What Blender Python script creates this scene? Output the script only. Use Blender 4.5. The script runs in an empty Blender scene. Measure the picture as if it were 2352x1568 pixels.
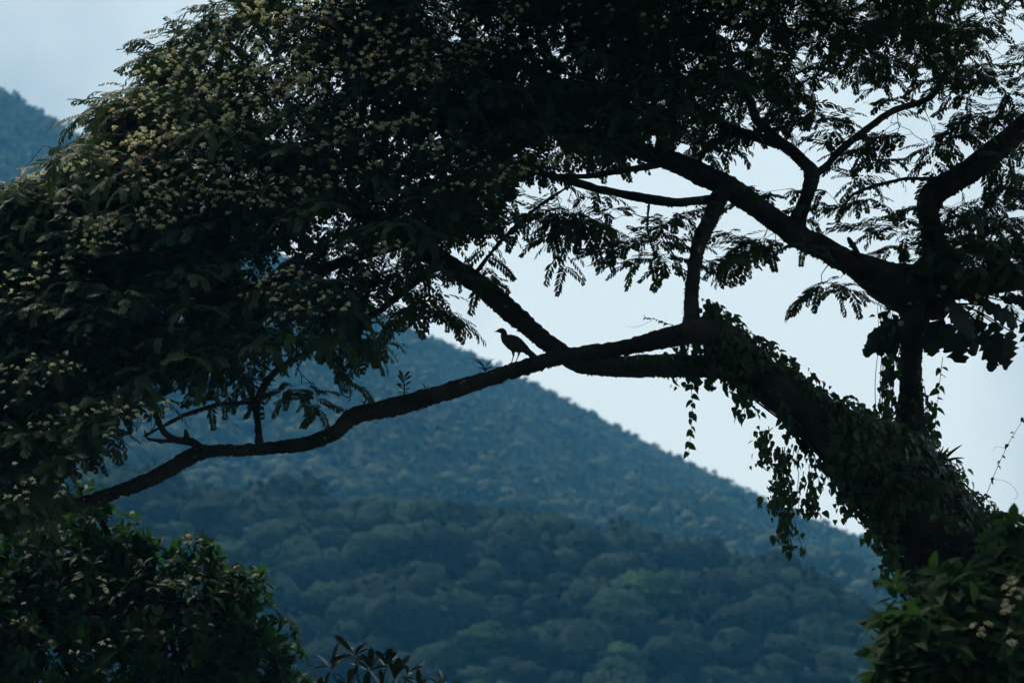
import bpy, math, random
import numpy as np
from mathutils import Matrix, Vector

# ------------------------------------------------------------------ camera
SC = bpy.context.scene
COL = SC.collection
RNG = np.random.default_rng(11)
random.seed(11)
F = 8467.0                      # focal length in pixels of a 2352 px wide picture
CU, CV = 1176.0, 784.0
PITCH = math.radians(10.0)
CAM = np.array([0.0, 0.0, 1.7])
FWD = np.array([0.0, math.cos(PITCH), math.sin(PITCH)])
UPV = np.array([0.0, -math.sin(PITCH), math.cos(PITCH)])
RGT = np.array([1.0, 0.0, 0.0])

cam_data = bpy.data.cameras.new("camera")
cam_data.sensor_width = 36.0
cam_data.lens = 36.0 * F / 2352.0
cam_data.clip_start = 0.5
cam_data.clip_end = 8000.0
cam_data.dof.use_dof = True
cam_data.dof.focus_distance = 29.7
cam_data.dof.aperture_fstop = 3.8
cam = bpy.data.objects.new("camera", cam_data)
COL.objects.link(cam)
cam.location = CAM
cam.rotation_euler = (math.pi / 2 + PITCH, 0, 0)
SC.camera = cam

# ------------------------------------------------------------------ sky, sun, exposure
SUN_EL, SUN_AZ = math.radians(62), math.radians(-40)      # azimuth from +Y, negative = to the left
world = bpy.data.worlds.new("World")
SC.world = world
world.use_nodes = True
nt = world.node_tree
for n in list(nt.nodes):
    nt.nodes.remove(n)
wout = nt.nodes.new("ShaderNodeOutputWorld")
wbg = nt.nodes.new("ShaderNodeBackground")
wbg.inputs["Strength"].default_value = 0.10
sky = nt.nodes.new("ShaderNodeTexSky")
sky.sky_type = 'NISHITA'
sky.sun_disc = False
sky.sun_elevation = SUN_EL
sky.sun_rotation = SUN_AZ
sky.air_density = 1.0
sky.dust_density = 3.0
tc = nt.nodes.new("ShaderNodeTexCoord")
mp = nt.nodes.new("ShaderNodeMapping")
mp.inputs["Location"].default_value = (2.238, 4.4, 0.823)
wn = nt.nodes.new("ShaderNodeTexNoise")
wn.inputs["Scale"].default_value = 7.0
wn.inputs["Detail"].default_value = 5.0
wn.inputs["Roughness"].default_value = 0.5
wr = nt.nodes.new("ShaderNodeValToRGB")
wr.color_ramp.elements[0].position = 0.30
wr.color_ramp.elements[0].color = (3.7, 5.1, 6.5, 1)
wr.color_ramp.elements[1].position = 0.52
wr.color_ramp.elements[1].color = (7.3, 9.35, 11.2, 1)
wm = nt.nodes.new("ShaderNodeMixRGB")
wm.inputs["Fac"].default_value = 0.85
nt.links.new(tc.outputs["Generated"], mp.inputs["Vector"])
nt.links.new(mp.outputs["Vector"], wn.inputs["Vector"])
nt.links.new(wn.outputs["Fac"], wr.inputs["Fac"])
nt.links.new(sky.outputs["Color"], wm.inputs["Color1"])
nt.links.new(wr.outputs["Color"], wm.inputs["Color2"])
nt.links.new(wm.outputs["Color"], wbg.inputs["Color"])
nt.links.new(wbg.outputs["Background"], wout.inputs["Surface"])

sun_dir = Vector((math.sin(SUN_AZ) * math.cos(SUN_EL), math.cos(SUN_AZ) * math.cos(SUN_EL), math.sin(SUN_EL)))
sun_data = bpy.data.lights.new("sun", 'SUN')
sun_data.energy = 3.0
sun_data.angle = math.radians(6)
sun_data.color = (1.0, 0.965, 0.90)
sun = bpy.data.objects.new("sun", sun_data)
COL.objects.link(sun)
sun.rotation_euler = (-sun_dir).to_track_quat('-Z', 'Y').to_euler()
sun.location = (0, 0, 60)

SC.view_settings.view_transform = 'Standard'
SC.view_settings.look = 'None'
SC.view_settings.exposure = 0.0
SC.view_settings.gamma = 1.0
SC.view_settings.use_curve_mapping = False
SC.render.engine = 'CYCLES'
SC.cycles.use_denoising = True
SC.cycles.max_bounces = 6
SC.cycles.diffuse_bounces = 3
SC.cycles.glossy_bounces = 2
SC.cycles.transmission_bounces = 3
SC.cycles.volume_bounces = 0
HAZE_DENSITY = 0.00031
HAZE_COLOR = (0.10, 0.48, 0.95)


# ------------------------------------------------------------------ helpers
def P(u, v, d):
    """picture position (2352 px wide) at the depth d metres -> world point"""
    u = np.asarray(u, float); v = np.asarray(v, float); d = np.asarray(d, float)
    k = (u - CU) / F
    w = (CV - v) / F
    return CAM + d[..., None] * (FWD + k[..., None] * RGT + w[..., None] * UPV)


def norm(a):
    a = np.asarray(a, float)
    return a / np.maximum(np.linalg.norm(a, axis=-1, keepdims=True), 1e-9)


def hash3(ix, iy, iz, seed):
    h = (ix * 374761393 + iy * 668265263 + iz * 2147483647 + seed * 144665) & 0xffffffff
    h = ((h ^ (h >> 13)) * 1274126177) & 0xffffffff
    h = (h ^ (h >> 16)) & 0xffffffff
    return h / 4294967295.0


def vnoise(p, scale=1.0, seed=0):
    """value noise in -1..1 for an (N,3) array"""
    q = np.asarray(p, float) * scale
    i = np.floor(q).astype(np.int64)
    f = q - i
    f = f * f * (3 - 2 * f)
    out = 0
    for dx in (0, 1):
        for dy in (0, 1):
            for dz in (0, 1):
                w = (f[:, 0] if dx else 1 - f[:, 0]) * (f[:, 1] if dy else 1 - f[:, 1]) * (f[:, 2] if dz else 1 - f[:, 2])
                out = out + w * hash3(i[:, 0] + dx, i[:, 1] + dy, i[:, 2] + dz, seed)
    return out * 2 - 1


def fbm(p, scale, octv=4, seed=0):
    a, s, t = 1.0, 0, 0
    for o in range(octv):
        s = s + a * vnoise(p, scale * 2 ** o, seed + o)
        t += a
        a *= 0.5
    return s / t


def make_mesh(name, V, faces, smooth=False, tint=None):
    """faces: list of (M,3) / (M,4) int arrays"""
    V = np.asarray(V, np.float32)
    me = bpy.data.meshes.new(name)
    me.vertices.add(len(V))
    me.vertices.foreach_set("co", V.ravel())
    faces = [np.asarray(f, np.int32) for f in faces if len(f)]
    loops = np.concatenate([f.ravel() for f in faces])
    counts = np.concatenate([np.full(len(f), f.shape[1], np.int32) for f in faces])
    starts = np.concatenate([[0], np.cumsum(counts)[:-1]]).astype(np.int32)
    me.loops.add(len(loops))
    me.loops.foreach_set("vertex_index", loops)
    me.polygons.add(len(counts))
    me.polygons.foreach_set("loop_start", starts)
    me.polygons.foreach_set("loop_total", counts)
    if smooth:
        me.polygons.foreach_set("use_smooth", np.ones(len(counts), bool))
    if tint is not None:
        at = me.attributes.new("tint", 'FLOAT', 'POINT')
        at.data.foreach_set("value", np.asarray(tint, np.float32))
    me.update(calc_edges=True)
    me.validate()
    return me


def link(name, data, material=None, parent=None, kind=None, label=None, cat=None, group=None):
    o = bpy.data.objects.new(name, data)
    COL.objects.link(o)
    if material is not None and data is not None and len(data.materials) == 0:
        data.materials.append(material)
    if parent is not None:
        o.parent = parent
        o.matrix_parent_inverse = Matrix.Translation(-Vector(parent.location))
    if kind: o["kind"] = kind
    if label: o["label"] = label
    if cat: o["category"] = cat
    if group: o["group"] = group
    return o


def empty(name, loc, label, cat, group=None):
    o = bpy.data.objects.new(name, None)
    o.empty_display_size = 0.2
    o.location = Vector([float(c) for c in loc])
    COL.objects.link(o)
    o["label"] = label
    o["category"] = cat
    if group: o["group"] = group
    return o


def mat4(R, pos, s):
    M = np.eye(4)
    M[:3, :3] = R * s
    M[:3, 3] = pos
    return Matrix(M.tolist())


def orient(tip, nrm):
    """frames with local x = tip, local z close to nrm"""
    x = norm(tip)
    n = np.asarray(nrm, float)
    y = np.cross(n, x)
    bad = np.linalg.norm(y, axis=-1) < 1e-4
    if bad.any():
        y[bad] = np.cross(np.array([0.3, 0.8, 0.5]), x[bad])
    y = norm(y)
    z = np.cross(x, y)
    return np.stack([x, y, z], axis=-1)


class Scatter:
    """collects copies of small templates; some become objects, the rest is joined"""
    def __init__(self, templates):
        self.t = templates                       # list of (V, [faces])
        self.pos, self.R, self.s, self.k, self.pri = [], [], [], [], []

    def add(self, pos, R, s, k, pri=0.0):
        self.pos.append(np.asarray(pos, float)); self.R.append(np.asarray(R, float))
        n = len(pos)
        self.s.append(np.broadcast_to(np.asarray(s, float), (n,)))
        self.k.append(np.broadcast_to(np.asarray(k, int), (n,)))
        self.pri.append(np.broadcast_to(np.asarray(pri, float), (n,)))

    def cat(self):
        self.pos = np.concatenate(self.pos); self.R = np.concatenate(self.R)
        self.s = np.concatenate(self.s); self.k = np.concatenate(self.k); self.pri = np.concatenate(self.pri)

    def build(self, piece, rest, parent, materials, n_single=300):
        """materials: one per template"""
        self.cat()
        order = np.argsort(-(self.pri + RNG.random(len(self.pri)) * 0.5))
        single = order[:n_single]
        others = order[n_single:]
        meshes = []
        for i, (V, fs) in enumerate(self.t):
            me = make_mesh(piece, V, fs)
            me.materials.append(materials[i])
            meshes.append(me)
        for i in single:
            o = link(piece, meshes[self.k[i]], None, parent)
            o.matrix_basis = mat4(self.R[i], self.pos[i], self.s[i])
        # the remainder, one joined part per material
        for m in dict.fromkeys(materials):
            VV, FF, off = [], [], 0
            for ti, (V, fs) in enumerate(self.t):
                if materials[ti] is not m:
                    continue
                ids = others[self.k[others] == ti]
                if len(ids) == 0:
                    continue
                W = np.einsum('nij,vj->nvi', self.R[ids], V) * self.s[ids][:, None, None] + self.pos[ids][:, None, :]
                VV.append(W.reshape(-1, 3))
                for f in fs:
                    FF.append((f[None] + (np.arange(len(ids)) * len(V))[:, None, None]).reshape(-1, f.shape[1]) + off)
                off += len(ids) * len(V)
            if VV:
                me = make_mesh(rest, np.concatenate(VV), FF)
                link(rest, me, m, parent, kind="stuff")


# ------------------------------------------------------------------ materials
def material(name, c1, c2, rough=0.6, spec=0.3, transl=0.0, tcol=None, scale=3.0, bump=0.0, bscale=30.0,
             c3=None, c3_at=0.62, c3_scale=9.0, tint=False, metallic=0.0):
    m = bpy.data.materials.new(name)
    m.use_nodes = True
    t = m.node_tree
    for n in list(t.nodes):
        t.nodes.remove(n)
    out = t.nodes.new("ShaderNodeOutputMaterial")
    b = t.nodes.new("ShaderNodeBsdfPrincipled")
    b.inputs["Roughness"].default_value = rough
    b.inputs["Specular IOR Level"].default_value = spec
    geo = t.nodes.new("ShaderNodeNewGeometry")
    nz = t.nodes.new("ShaderNodeTexNoise")
    nz.inputs["Scale"].default_value = scale
    nz.inputs["Detail"].default_value = 4
    t.links.new(geo.outputs["Position"], nz.inputs["Vector"])
    rp = t.nodes.new("ShaderNodeValToRGB")
    rp.color_ramp.elements[0].position = 0.35
    rp.color_ramp.elements[1].position = 0.65
    rp.color_ramp.elements[0].color = (*c1, 1)
    rp.color_ramp.elements[1].color = (*c2, 1)
    t.links.new(nz.outputs["Fac"], rp.inputs["Fac"])
    col = rp.outputs["Color"]
    if tint:
        at = t.nodes.new("ShaderNodeAttribute")
        at.attribute_name = "tint"
        ad = t.nodes.new("ShaderNodeMath")
        ad.operation = 'ADD'
        t.links.new(at.outputs["Fac"], ad.inputs[0])
        sb = t.nodes.new("ShaderNodeMath"); sb.operation = 'MULTIPLY'
        sb.inputs[1].default_value = 0.35
        t.links.new(nz.outputs["Fac"], sb.inputs[0])
        t.links.new(sb.outputs[0], ad.inputs[1])
        for l in list(rp.inputs["Fac"].links):
            t.links.remove(l)
        t.links.new(ad.outputs[0], rp.inputs["Fac"])
        rp.color_ramp.elements[0].position = 0.1
        rp.color_ramp.elements[1].position = 1.2 if False else 1.0
    if c3 is not None:
        n2 = t.nodes.new("ShaderNodeTexNoise")
        n2.inputs["Scale"].default_value = c3_scale
        n2.inputs["Detail"].default_value = 6
        n2.inputs["Roughness"].default_value = 0.65
        t.links.new(geo.outputs["Position"], n2.inputs["Vector"])
        r2 = t.nodes.new("ShaderNodeValToRGB")
        r2.color_ramp.elements[0].position = c3_at
        r2.color_ramp.elements[1].position = c3_at + 0.04
        t.links.new(n2.outputs["Fac"], r2.inputs["Fac"])
        mx = t.nodes.new("ShaderNodeMixRGB")
        mx.inputs["Color2"].default_value = (*c3, 1)
        t.links.new(r2.outputs["Color"], mx.inputs["Fac"])
        t.links.new(col, mx.inputs["Color1"])
        col = mx.outputs["Color"]
    t.links.new(col, b.inputs["Base Color"])
    if bump:
        n3 = t.nodes.new("ShaderNodeTexNoise")
        n3.inputs["Scale"].default_value = bscale
        n3.inputs["Detail"].default_value = 5
        t.links.new(geo.outputs["Position"], n3.inputs["Vector"])
        bp = t.nodes.new("ShaderNodeBump")
        bp.inputs["Strength"].default_value = bump
        bp.inputs["Distance"].default_value = 0.02 if bscale > 10 else 1.2
        t.links.new(n3.outputs["Fac"], bp.inputs["Height"])
        t.links.new(bp.outputs["Normal"], b.inputs["Normal"])
    sh = b.outputs["BSDF"]
    if transl:
        tr = t.nodes.new("ShaderNodeBsdfTranslucent")
        tr.inputs["Color"].default_value = (*tcol, 1)
        mx = t.nodes.new("ShaderNodeMixShader")
        mx.inputs["Fac"].default_value = transl
        t.links.new(sh, mx.inputs[1])
        t.links.new(tr.outputs[0], mx.inputs[2])
        sh = mx.outputs[0]
    t.links.new(sh, out.inputs["Surface"])
    return m


M_BARK = material("bark", (0.024, 0.020, 0.016), (0.065, 0.055, 0.045), 0.9, 0.1, bump=1.0, bscale=28,
                  c3=(0.22, 0.22, 0.19), c3_at=0.64, c3_scale=11)
M_TWIG = material("twig_bark", (0.020, 0.017, 0.014), (0.04, 0.033, 0.025), 0.9, 0.1)
M_FROND = material("frond_green", (0.026, 0.042, 0.018), (0.046, 0.070, 0.024), 0.6, 0.15, 0.14, (0.06, 0.12, 0.025), scale=2.2)
M_CREAM = material("cream_stamens", (0.68, 0.67, 0.42), (0.82, 0.81, 0.58), 0.9, 0.05, 0.35, (0.75, 0.74, 0.45), scale=6)
M_RUST = material("faded_stamens", (0.22, 0.11, 0.03), (0.42, 0.26, 0.10), 0.8, 0.1, 0.3, (0.4, 0.2, 0.06), scale=6)
M_VINE = material("vine_leaf", (0.018, 0.038, 0.014), (0.042, 0.066, 0.020), 0.45, 0.2, 0.16, (0.08, 0.18, 0.03), scale=3,
                  c3=(0.14, 0.05, 0.02), c3_at=0.70, c3_scale=5)
M_BROAD = material("broad_leaf", (0.014, 0.036, 0.011), (0.030, 0.060, 0.016), 0.52, 0.12, 0.26, (0.05, 0.16, 0.022), scale=3)
M_DARKLEAF = material("dark_leaf", (0.012, 0.022, 0.012), (0.024, 0.036, 0.016), 0.34, 0.3, 0.06, (0.05, 0.1, 0.03), scale=3)
M_BIGLEAF = material("large_leaf", (0.018, 0.030, 0.020), (0.032, 0.046, 0.030), 0.6, 0.12, 0.05, (0.05, 0.1, 0.04), scale=4)
M_NEAR = material("shrub_leaf", (0.011, 0.027, 0.010), (0.023, 0.046, 0.015), 0.65, 0.05, 0.2, (0.07, 0.18, 0.03), scale=5)
M_PALEFLOWER = material("pale_petals", (0.35, 0.33, 0.24), (0.5, 0.46, 0.33), 0.8, 0.1, 0.25, (0.5, 0.45, 0.3), scale=6)
M_FEATHER = material("feathers", (0.022, 0.020, 0.018), (0.045, 0.038, 0.030), 0.7, 0.2, scale=40)
M_EYE = material("eye", (0.01, 0.008, 0.006), (0.012, 0.01, 0.008), 0.15, 0.5)
M_GROUND = material("meadow", (0.04, 0.05, 0.02), (0.06, 0.07, 0.03), 0.95, 0.1, scale=0.05)
M_HILL = material("hill_grass", (0.012, 0.022, 0.012), (0.030, 0.040, 0.020), 0.95, 0.05, scale=0.02)
M_SCRUB = material("scrub_leaves", (0.016, 0.029, 0.016), (0.058, 0.082, 0.038), 0.8, 0.1, tint=True, scale=0.25)
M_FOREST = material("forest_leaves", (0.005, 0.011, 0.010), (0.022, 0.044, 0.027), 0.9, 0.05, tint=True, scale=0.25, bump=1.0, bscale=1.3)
M_FTRUNK = material("far_bark", (0.05, 0.04, 0.03), (0.08, 0.07, 0.05), 0.9, 0.1)


# ------------------------------------------------------------------ tubes
def catmull(pts, step):
    """pts (N,4): xyz + radius -> resampled (M,4)"""
    p = np.asarray(pts, float)
    p = np.vstack([2 * p[0] - p[1], p, 2 * p[-1] - p[-2]])
    out = []
    for i in range(1, len(p) - 2):
        L = np.linalg.norm(p[i + 1, :3] - p[i, :3])
        n = max(2, int(L / step))
        t = np.linspace(0, 1, n, endpoint=False)[:, None]
        a, b, c, d = p[i - 1], p[i], p[i + 1], p[i + 2]
        out.append(0.5 * ((2 * b) + (-a + c) * t + (2 * a - 5 * b + 4 * c - d) * t ** 2 + (-a + 3 * b - 3 * c + d) * t ** 3))
    out.append(p[-2][None])
    q = np.vstack(out)
    q[:, 3] = np.maximum(q[:, 3], 0.0015)
    return q


def frames(c):
    t = np.gradient(c, axis=0)
    t = norm(t)
    ref = np.array([0.0, 0.0, 1.0]) if abs(t[0, 2]) < 0.9 else np.array([1.0, 0, 0])
    n = np.empty_like(c); b = np.empty_like(c)
    cur = ref
    for i in range(len(c)):
        cur = cur - t[i] * np.dot(cur, t[i])
        cur = cur / max(np.linalg.norm(cur), 1e-9)
        n[i] = cur
        b[i] = np.cross(t[i], cur)
    return t, n, b


def tube(q, seg, rough=0.0, fine=0.0, cap=True, seed=3):
    c, r = q[:, :3], q[:, 3]
    t, n, b = frames(c)
    a = np.linspace(0, 2 * math.pi, seg, endpoint=False)
    dirs = np.cos(a)[None, :, None] * n[:, None] + np.sin(a)[None, :, None] * b[:, None]
    base = c[:, None] + dirs * r[:, None, None]
    flat = base.reshape(-1, 3)
    if rough or fine:
        k = np.zeros(len(flat))
        if rough:
            k = k + rough * np.repeat(r, seg) * fbm(flat, 3.5, 3, seed)
        if fine:
            k = k + fine * (vnoise(flat, 34, seed + 9) * 0.6 + vnoise(flat, 75, seed + 5) * 0.5)
        flat = flat + dirs.reshape(-1, 3) * k[:, None]
    m = len(c)
    i = np.arange(m - 1)[:, None] * seg
    j = np.arange(seg)[None]
    jn = (j + 1) % seg
    faces = np.stack([i + j, i + jn, i + seg + jn, i + seg + j], -1).reshape(-1, 4)
    V = flat
    tri = []
    if cap:
        V = np.vstack([flat, c[0] - t[0] * r[0] * 0.4, c[-1] + t[-1] * r[-1] * 0.4])
        k0, k1 = len(flat), len(flat) + 1
        for s in range(seg):
            tri.append((k0, (s + 1) % seg, s))
            tri.append((k1, (m - 1) * seg + s, (m - 1) * seg + (s + 1) % seg))
    return V, [faces, np.array(tri, int).reshape(-1, 3)]


def px_path(pts):
    """(u, v, depth, half-width in px) -> (N,4) world xyz + radius"""
    a = np.asarray(pts, float)
    w = P(a[:, 0], a[:, 1], a[:, 2])
    return np.column_stack([w, a[:, 3] * a[:, 2] / F])


class Joined:
    def __init__(self):
        self.V, self.F3, self.F4, self.off = [], [], [], 0

    def add(self, V, faces):
        self.V.append(V)
        for f in faces:
            f = np.asarray(f, int)
            if len(f) == 0: continue
            (self.F4 if f.shape[1] == 4 else self.F3).append(f + self.off)
        self.off += len(V)

    def mesh(self, name, smooth=False):
        fs = []
        if self.F3: fs.append(np.concatenate(self.F3))
        if self.F4: fs.append(np.concatenate(self.F4))
        return make_mesh(name, np.concatenate(self.V), fs, smooth)


# ------------------------------------------------------------------ ground and hill
g = np.array([[-1500, -800, 0], [1500, -800, 0], [1500, 1700, 0], [-1500, 1700, 0]], float)
link("ground", make_mesh("ground", g, [np.array([[0, 1, 2, 3]])]), M_GROUND, kind="structure")

RIDGE_Y = 1050.0
rpx = np.array([(-4000, -420), (-2200, -420), (-1200, -300), (-400, -20), (0, 192), (100, 252), (200, 316), (500, 492), (760, 640), (980, 762),
                (1100, 815), (1240, 885), (1400, 962), (1550, 1040), (1700, 1115), (1800, 1170), (2020, 1243),
                (2250, 1330), (2600, 1440), (3200, 1600), (4500, 1800)], float)
dd = FWD[None] + ((rpx[:, 0] - CU) / F)[:, None] * RGT + ((CV - rpx[:, 1]) / F)[:, None] * UPV
rw = CAM + dd * (RIDGE_Y / dd[:, 1])[:, None]
RX, RZ = rw[:, 0], rw[:, 2] - 1.0


def hill(x, y):
    x = np.asarray(x, float); y = np.asarray(y, float)
    zr = np.interp(x, RX, RZ)
    t = (y - 180.0) / (RIDGE_Y - 180.0)
    tt = np.clip(t, 0, 1)
    gz = 0.55 * tt + 0.45 * tt ** 2
    p = np.stack([x * 0.8 + y * 0.35, y * 0.55 - x * 0.3, np.zeros_like(x)], -1).reshape(-1, 3)
    n1 = fbm(p, 1 / 95.0, 3, 21).reshape(x.shape)
    n2 = fbm(p, 1 / 30.0, 3, 31).reshape(x.shape)
    win = np.clip(tt * 4, 0, 1) * np.clip((1 - tt) * 5, 0.0, 1)
    z = zr * gz + win * (20 * n1 + 6 * n2) + (n2 * 1.4) * np.clip(tt * 5, 0, 1)
    z = np.where(t > 1, z - (y - RIDGE_Y) * 0.35, z)
    z = np.where(t < 0.0, -3.0, z - 3.0 * np.clip(1 - t * 12, 0, 1))
    crest = np.interp(x, FX, FZ) + 2.0 * np.sin(x * 0.07 + 1.0) + 2.0 * n2
    back = np.where(y < 440, 110.0, 170.0)
    return np.maximum(np.maximum(z, crest * np.exp(-((y - 440) / back) ** 2) - 2.0), -0.6)


fpx = np.array([(-3000, 900), (-1200, 950), (0, 1010), (450, 1075), (900, 1130), (1200, 1185), (1500, 1260), (1750, 1290), (2050, 1370), (2500, 1450), (4500, 1600)], float)
fd = FWD[None] + ((fpx[:, 0] - CU) / F)[:, None] * RGT + ((CV - fpx[:, 1]) / F)[:, None] * UPV
fw_ = CAM + fd * (440.0 / fd[:, 1])[:, None]
FX, FZ = fw_[:, 0], fw_[:, 2] - 4.0
gx, gy = np.meshgrid(np.linspace(-700, 700, 210), np.linspace(110, 1500, 260))
hv = np.stack([gx, gy, hill(gx, gy)], -1).reshape(-1, 3)
ii = (np.arange(259)[:, None] * 210 + np.arange(209)[None]).ravel()
link("hill", make_mesh("hill", hv, [np.stack([ii, ii + 1, ii + 211, ii + 210], -1)], True), M_HILL, kind="structure")


def shade_slope(x, y):
    p = np.stack([x, y, np.zeros_like(x)], -1).reshape(-1, 3)
    k = np.clip((-y - 18) / 300, 0, 1)
    return (k * 210 + 9 * np.clip(k * 8, 0, 1) * fbm(p, 1 / 50.0, 3, 5).reshape(x.shape)) - 0.6


bx_, by_ = np.meshgrid(np.linspace(-600, 600, 120), np.linspace(-500, -10, 70))
bv = np.stack([bx_, by_, shade_slope(bx_, by_)], -1).reshape(-1, 3)
ii = (np.arange(69)[:, None] * 120 + np.arange(119)[None]).ravel()
link("added_shade_slope", make_mesh("added_shade_slope", bv, [np.stack([ii, ii + 1, ii + 121, ii + 120], -1)], True), M_HILL, kind="structure")  # unseen slope added behind the camera to cut skylight on the tree's front


def crown_template(nq, size, seed, inner=True):
    r = np.random.default_rng(seed)
    V, F4, F3 = [], [], []
    d = norm(r.normal(size=(nq, 3)))
    d[:, 2] = np.abs(d[:, 2]) * 1.1 - 0.25
    d = norm(d)
    lob = 0.80 + 0.28 * fbm(d * 1.0 + seed, 2.1, 2, seed)
    c = d * lob[:, None] * np.array([1, 1, 0.78]) * (0.86 + 0.2 * r.random((nq, 1)))
    n = norm(d + r.normal(size=(nq, 3)) * 0.22)
    R = orient(r.normal(size=(nq, 3)), n)
    s = size * (0.6 + 0.8 * r.random(nq))
    q = np.array([[-1, -0.7, 0], [1, -0.5, 0.15], [0.8, 0.8, -0.1], [-0.7, 0.9, 0.1]])
    W = np.einsum('nij,vj->nvi', R, q) * s[:, None, None] + c[:, None]
    V.append(W.reshape(-1, 3))
    F4 = np.arange(nq * 4).reshape(-1, 4)
    fs = [F4]
    if inner:
        lat, lon = 5, 9
        vv = []
        for i in range(lat + 1):
            th = math.pi * 0.72 * i / lat
            for j in range(lon):
                ph = 2 * math.pi * j / lon
                vv.append((math.sin(th) * math.cos(ph), math.sin(th) * math.sin(ph), math.cos(th)))
        vv = np.array(vv)
        vv = vv * (0.70 + 0.26 * fbm(vv + seed, 2.1, 2, seed))[:, None] * np.array([1, 1, 0.78])
        o = nq * 4
        f = []
        for i in range(lat):
            for j in range(lon):
                f.append((o + i * lon + j, o + i * lon + (j + 1) % lon, o + (i + 1) * lon + (j + 1) % lon, o + (i + 1) * lon + j))
        V.append(vv)
        fs = [np.vstack([F4, np.array(f)])]
    return np.vstack(V), fs




def billow_template(seed, lat=5, lon=10, nq=56):
    """a lumpy dome with a ragged fringe of leaf clumps"""
    r = np.random.default_rng(seed)
    th = np.repeat(math.pi * 0.66 * np.arange(lat + 1) / lat, lon)
    ph = np.tile(2 * math.pi * np.arange(lon) / lon, lat + 1) + th * 0.7
    d = np.stack([np.sin(th) * np.cos(ph), np.sin(th) * np.sin(ph), np.cos(th)], -1)

    def lump(d):
        return 0.60 + 0.48 * (1 - np.abs(vnoise(d + seed * 3.1, 2.3, seed))) ** 1.7 + 0.10 * (1 - np.abs(vnoise(d + seed, 3.6, seed + 4)))
    V = d * lump(d)[:, None] * np.array([1, 1, 0.85])
    i = np.arange(lat)[:, None] * lon
    j = np.arange(lon)[None]
    f = np.stack([i + j, i + (j + 1) % lon, i + lon + (j + 1) % lon, i + lon + j], -1).reshape(-1, 4)
    e = norm(r.normal(size=(nq, 3)))
    e[:, 2] = np.abs(e[:, 2]) * 1.1 - 0.2
    e = norm(e)
    c = e * (lump(e) * (0.95 + 0.11 * r.random(nq)))[:, None] * np.array([1, 1, 0.85])
    R = orient(r.normal(size=(nq, 3)), e + r.normal(size=(nq, 3)) * 0.5)
    q = np.array([[-1, -0.7, 0], [1, -0.5, 0.15], [0.8, 0.8, -0.1], [-0.7, 0.9, 0.1]])
    W = np.einsum('nij,vj->nvi', R, q) * (7.0 / math.sqrt(nq) * 0.115 * (0.4 + 1.0 * r.random(nq)))[:, None, None] + c[:, None]
    return np.vstack([V, W.reshape(-1, 3)]), [np.vstack([f, np.arange(nq * 4).reshape(-1, 4) + len(V)])]


NEAR_T = [billow_template(s) for s in range(8)]
FAR_T = [crown_template(12, 0.42, 50 + s, False) for s in range(5)]


def wedge_points(y0, y1, sp, seed):
    r = np.random.default_rng(seed)
    xs = np.arange(-330, 330, sp); ys = np.arange(y0, y1, sp)
    X, Y = np.meshgrid(xs, ys)
    X = X.ravel() + (r.random(X.size) - 0.5) * sp * 1.1
    Y = Y.ravel() + (r.random(Y.size) - 0.5) * sp * 1.1
    keep = np.abs(X) < 0.168 * Y + 10
    return X[keep], Y[keep], r


def stack(templates, X, Y, rad, zoff, r, tints):
    VV, FF, TT, off = [], [], [], 0
    Z = hill(X, Y)
    k = r.integers(0, len(templates), len(X))
    ang = r.random(len(X)) * 6.283
    asp = 0.75 + 0.5 * r.random(len(X))
    for ti, (V, fs) in enumerate(templates):
        ids = np.where(k == ti)[0]
        if len(ids) == 0: continue
        ca, sa = np.cos(ang[ids])[:, None], np.sin(ang[ids])[:, None]
        x = (V[None, :, 0] * ca - V[None, :, 1] * sa) * rad[ids][:, None] + X[ids][:, None]
        y = (V[None, :, 0] * sa + V[None, :, 1] * ca) * rad[ids][:, None] + Y[ids][:, None]
        z = V[None, :, 2] * (rad[ids] * asp[ids])[:, None] + (Z[ids] + zoff[ids])[:, None]
        VV.append(np.stack([x, y, z], -1).reshape(-1, 3))
        TT.append(np.repeat(tints[ids], len(V)))
        for f in fs:
            FF.append((f[None] + (np.arange(len(ids)) * len(V))[:, None, None]).reshape(-1, f.shape[1]) + off)
        off += len(ids) * len(V)
    VV = np.concatenate(VV)
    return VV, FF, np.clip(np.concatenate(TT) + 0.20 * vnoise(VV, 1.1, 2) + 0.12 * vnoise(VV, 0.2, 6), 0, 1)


def forest_edge(x, y):
    p = np.stack([x, y, np.zeros_like(x)], -1)
    return y + 70 * fbm(p, 1 / 60.0, 3, 77) + 0.25 * x


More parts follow.
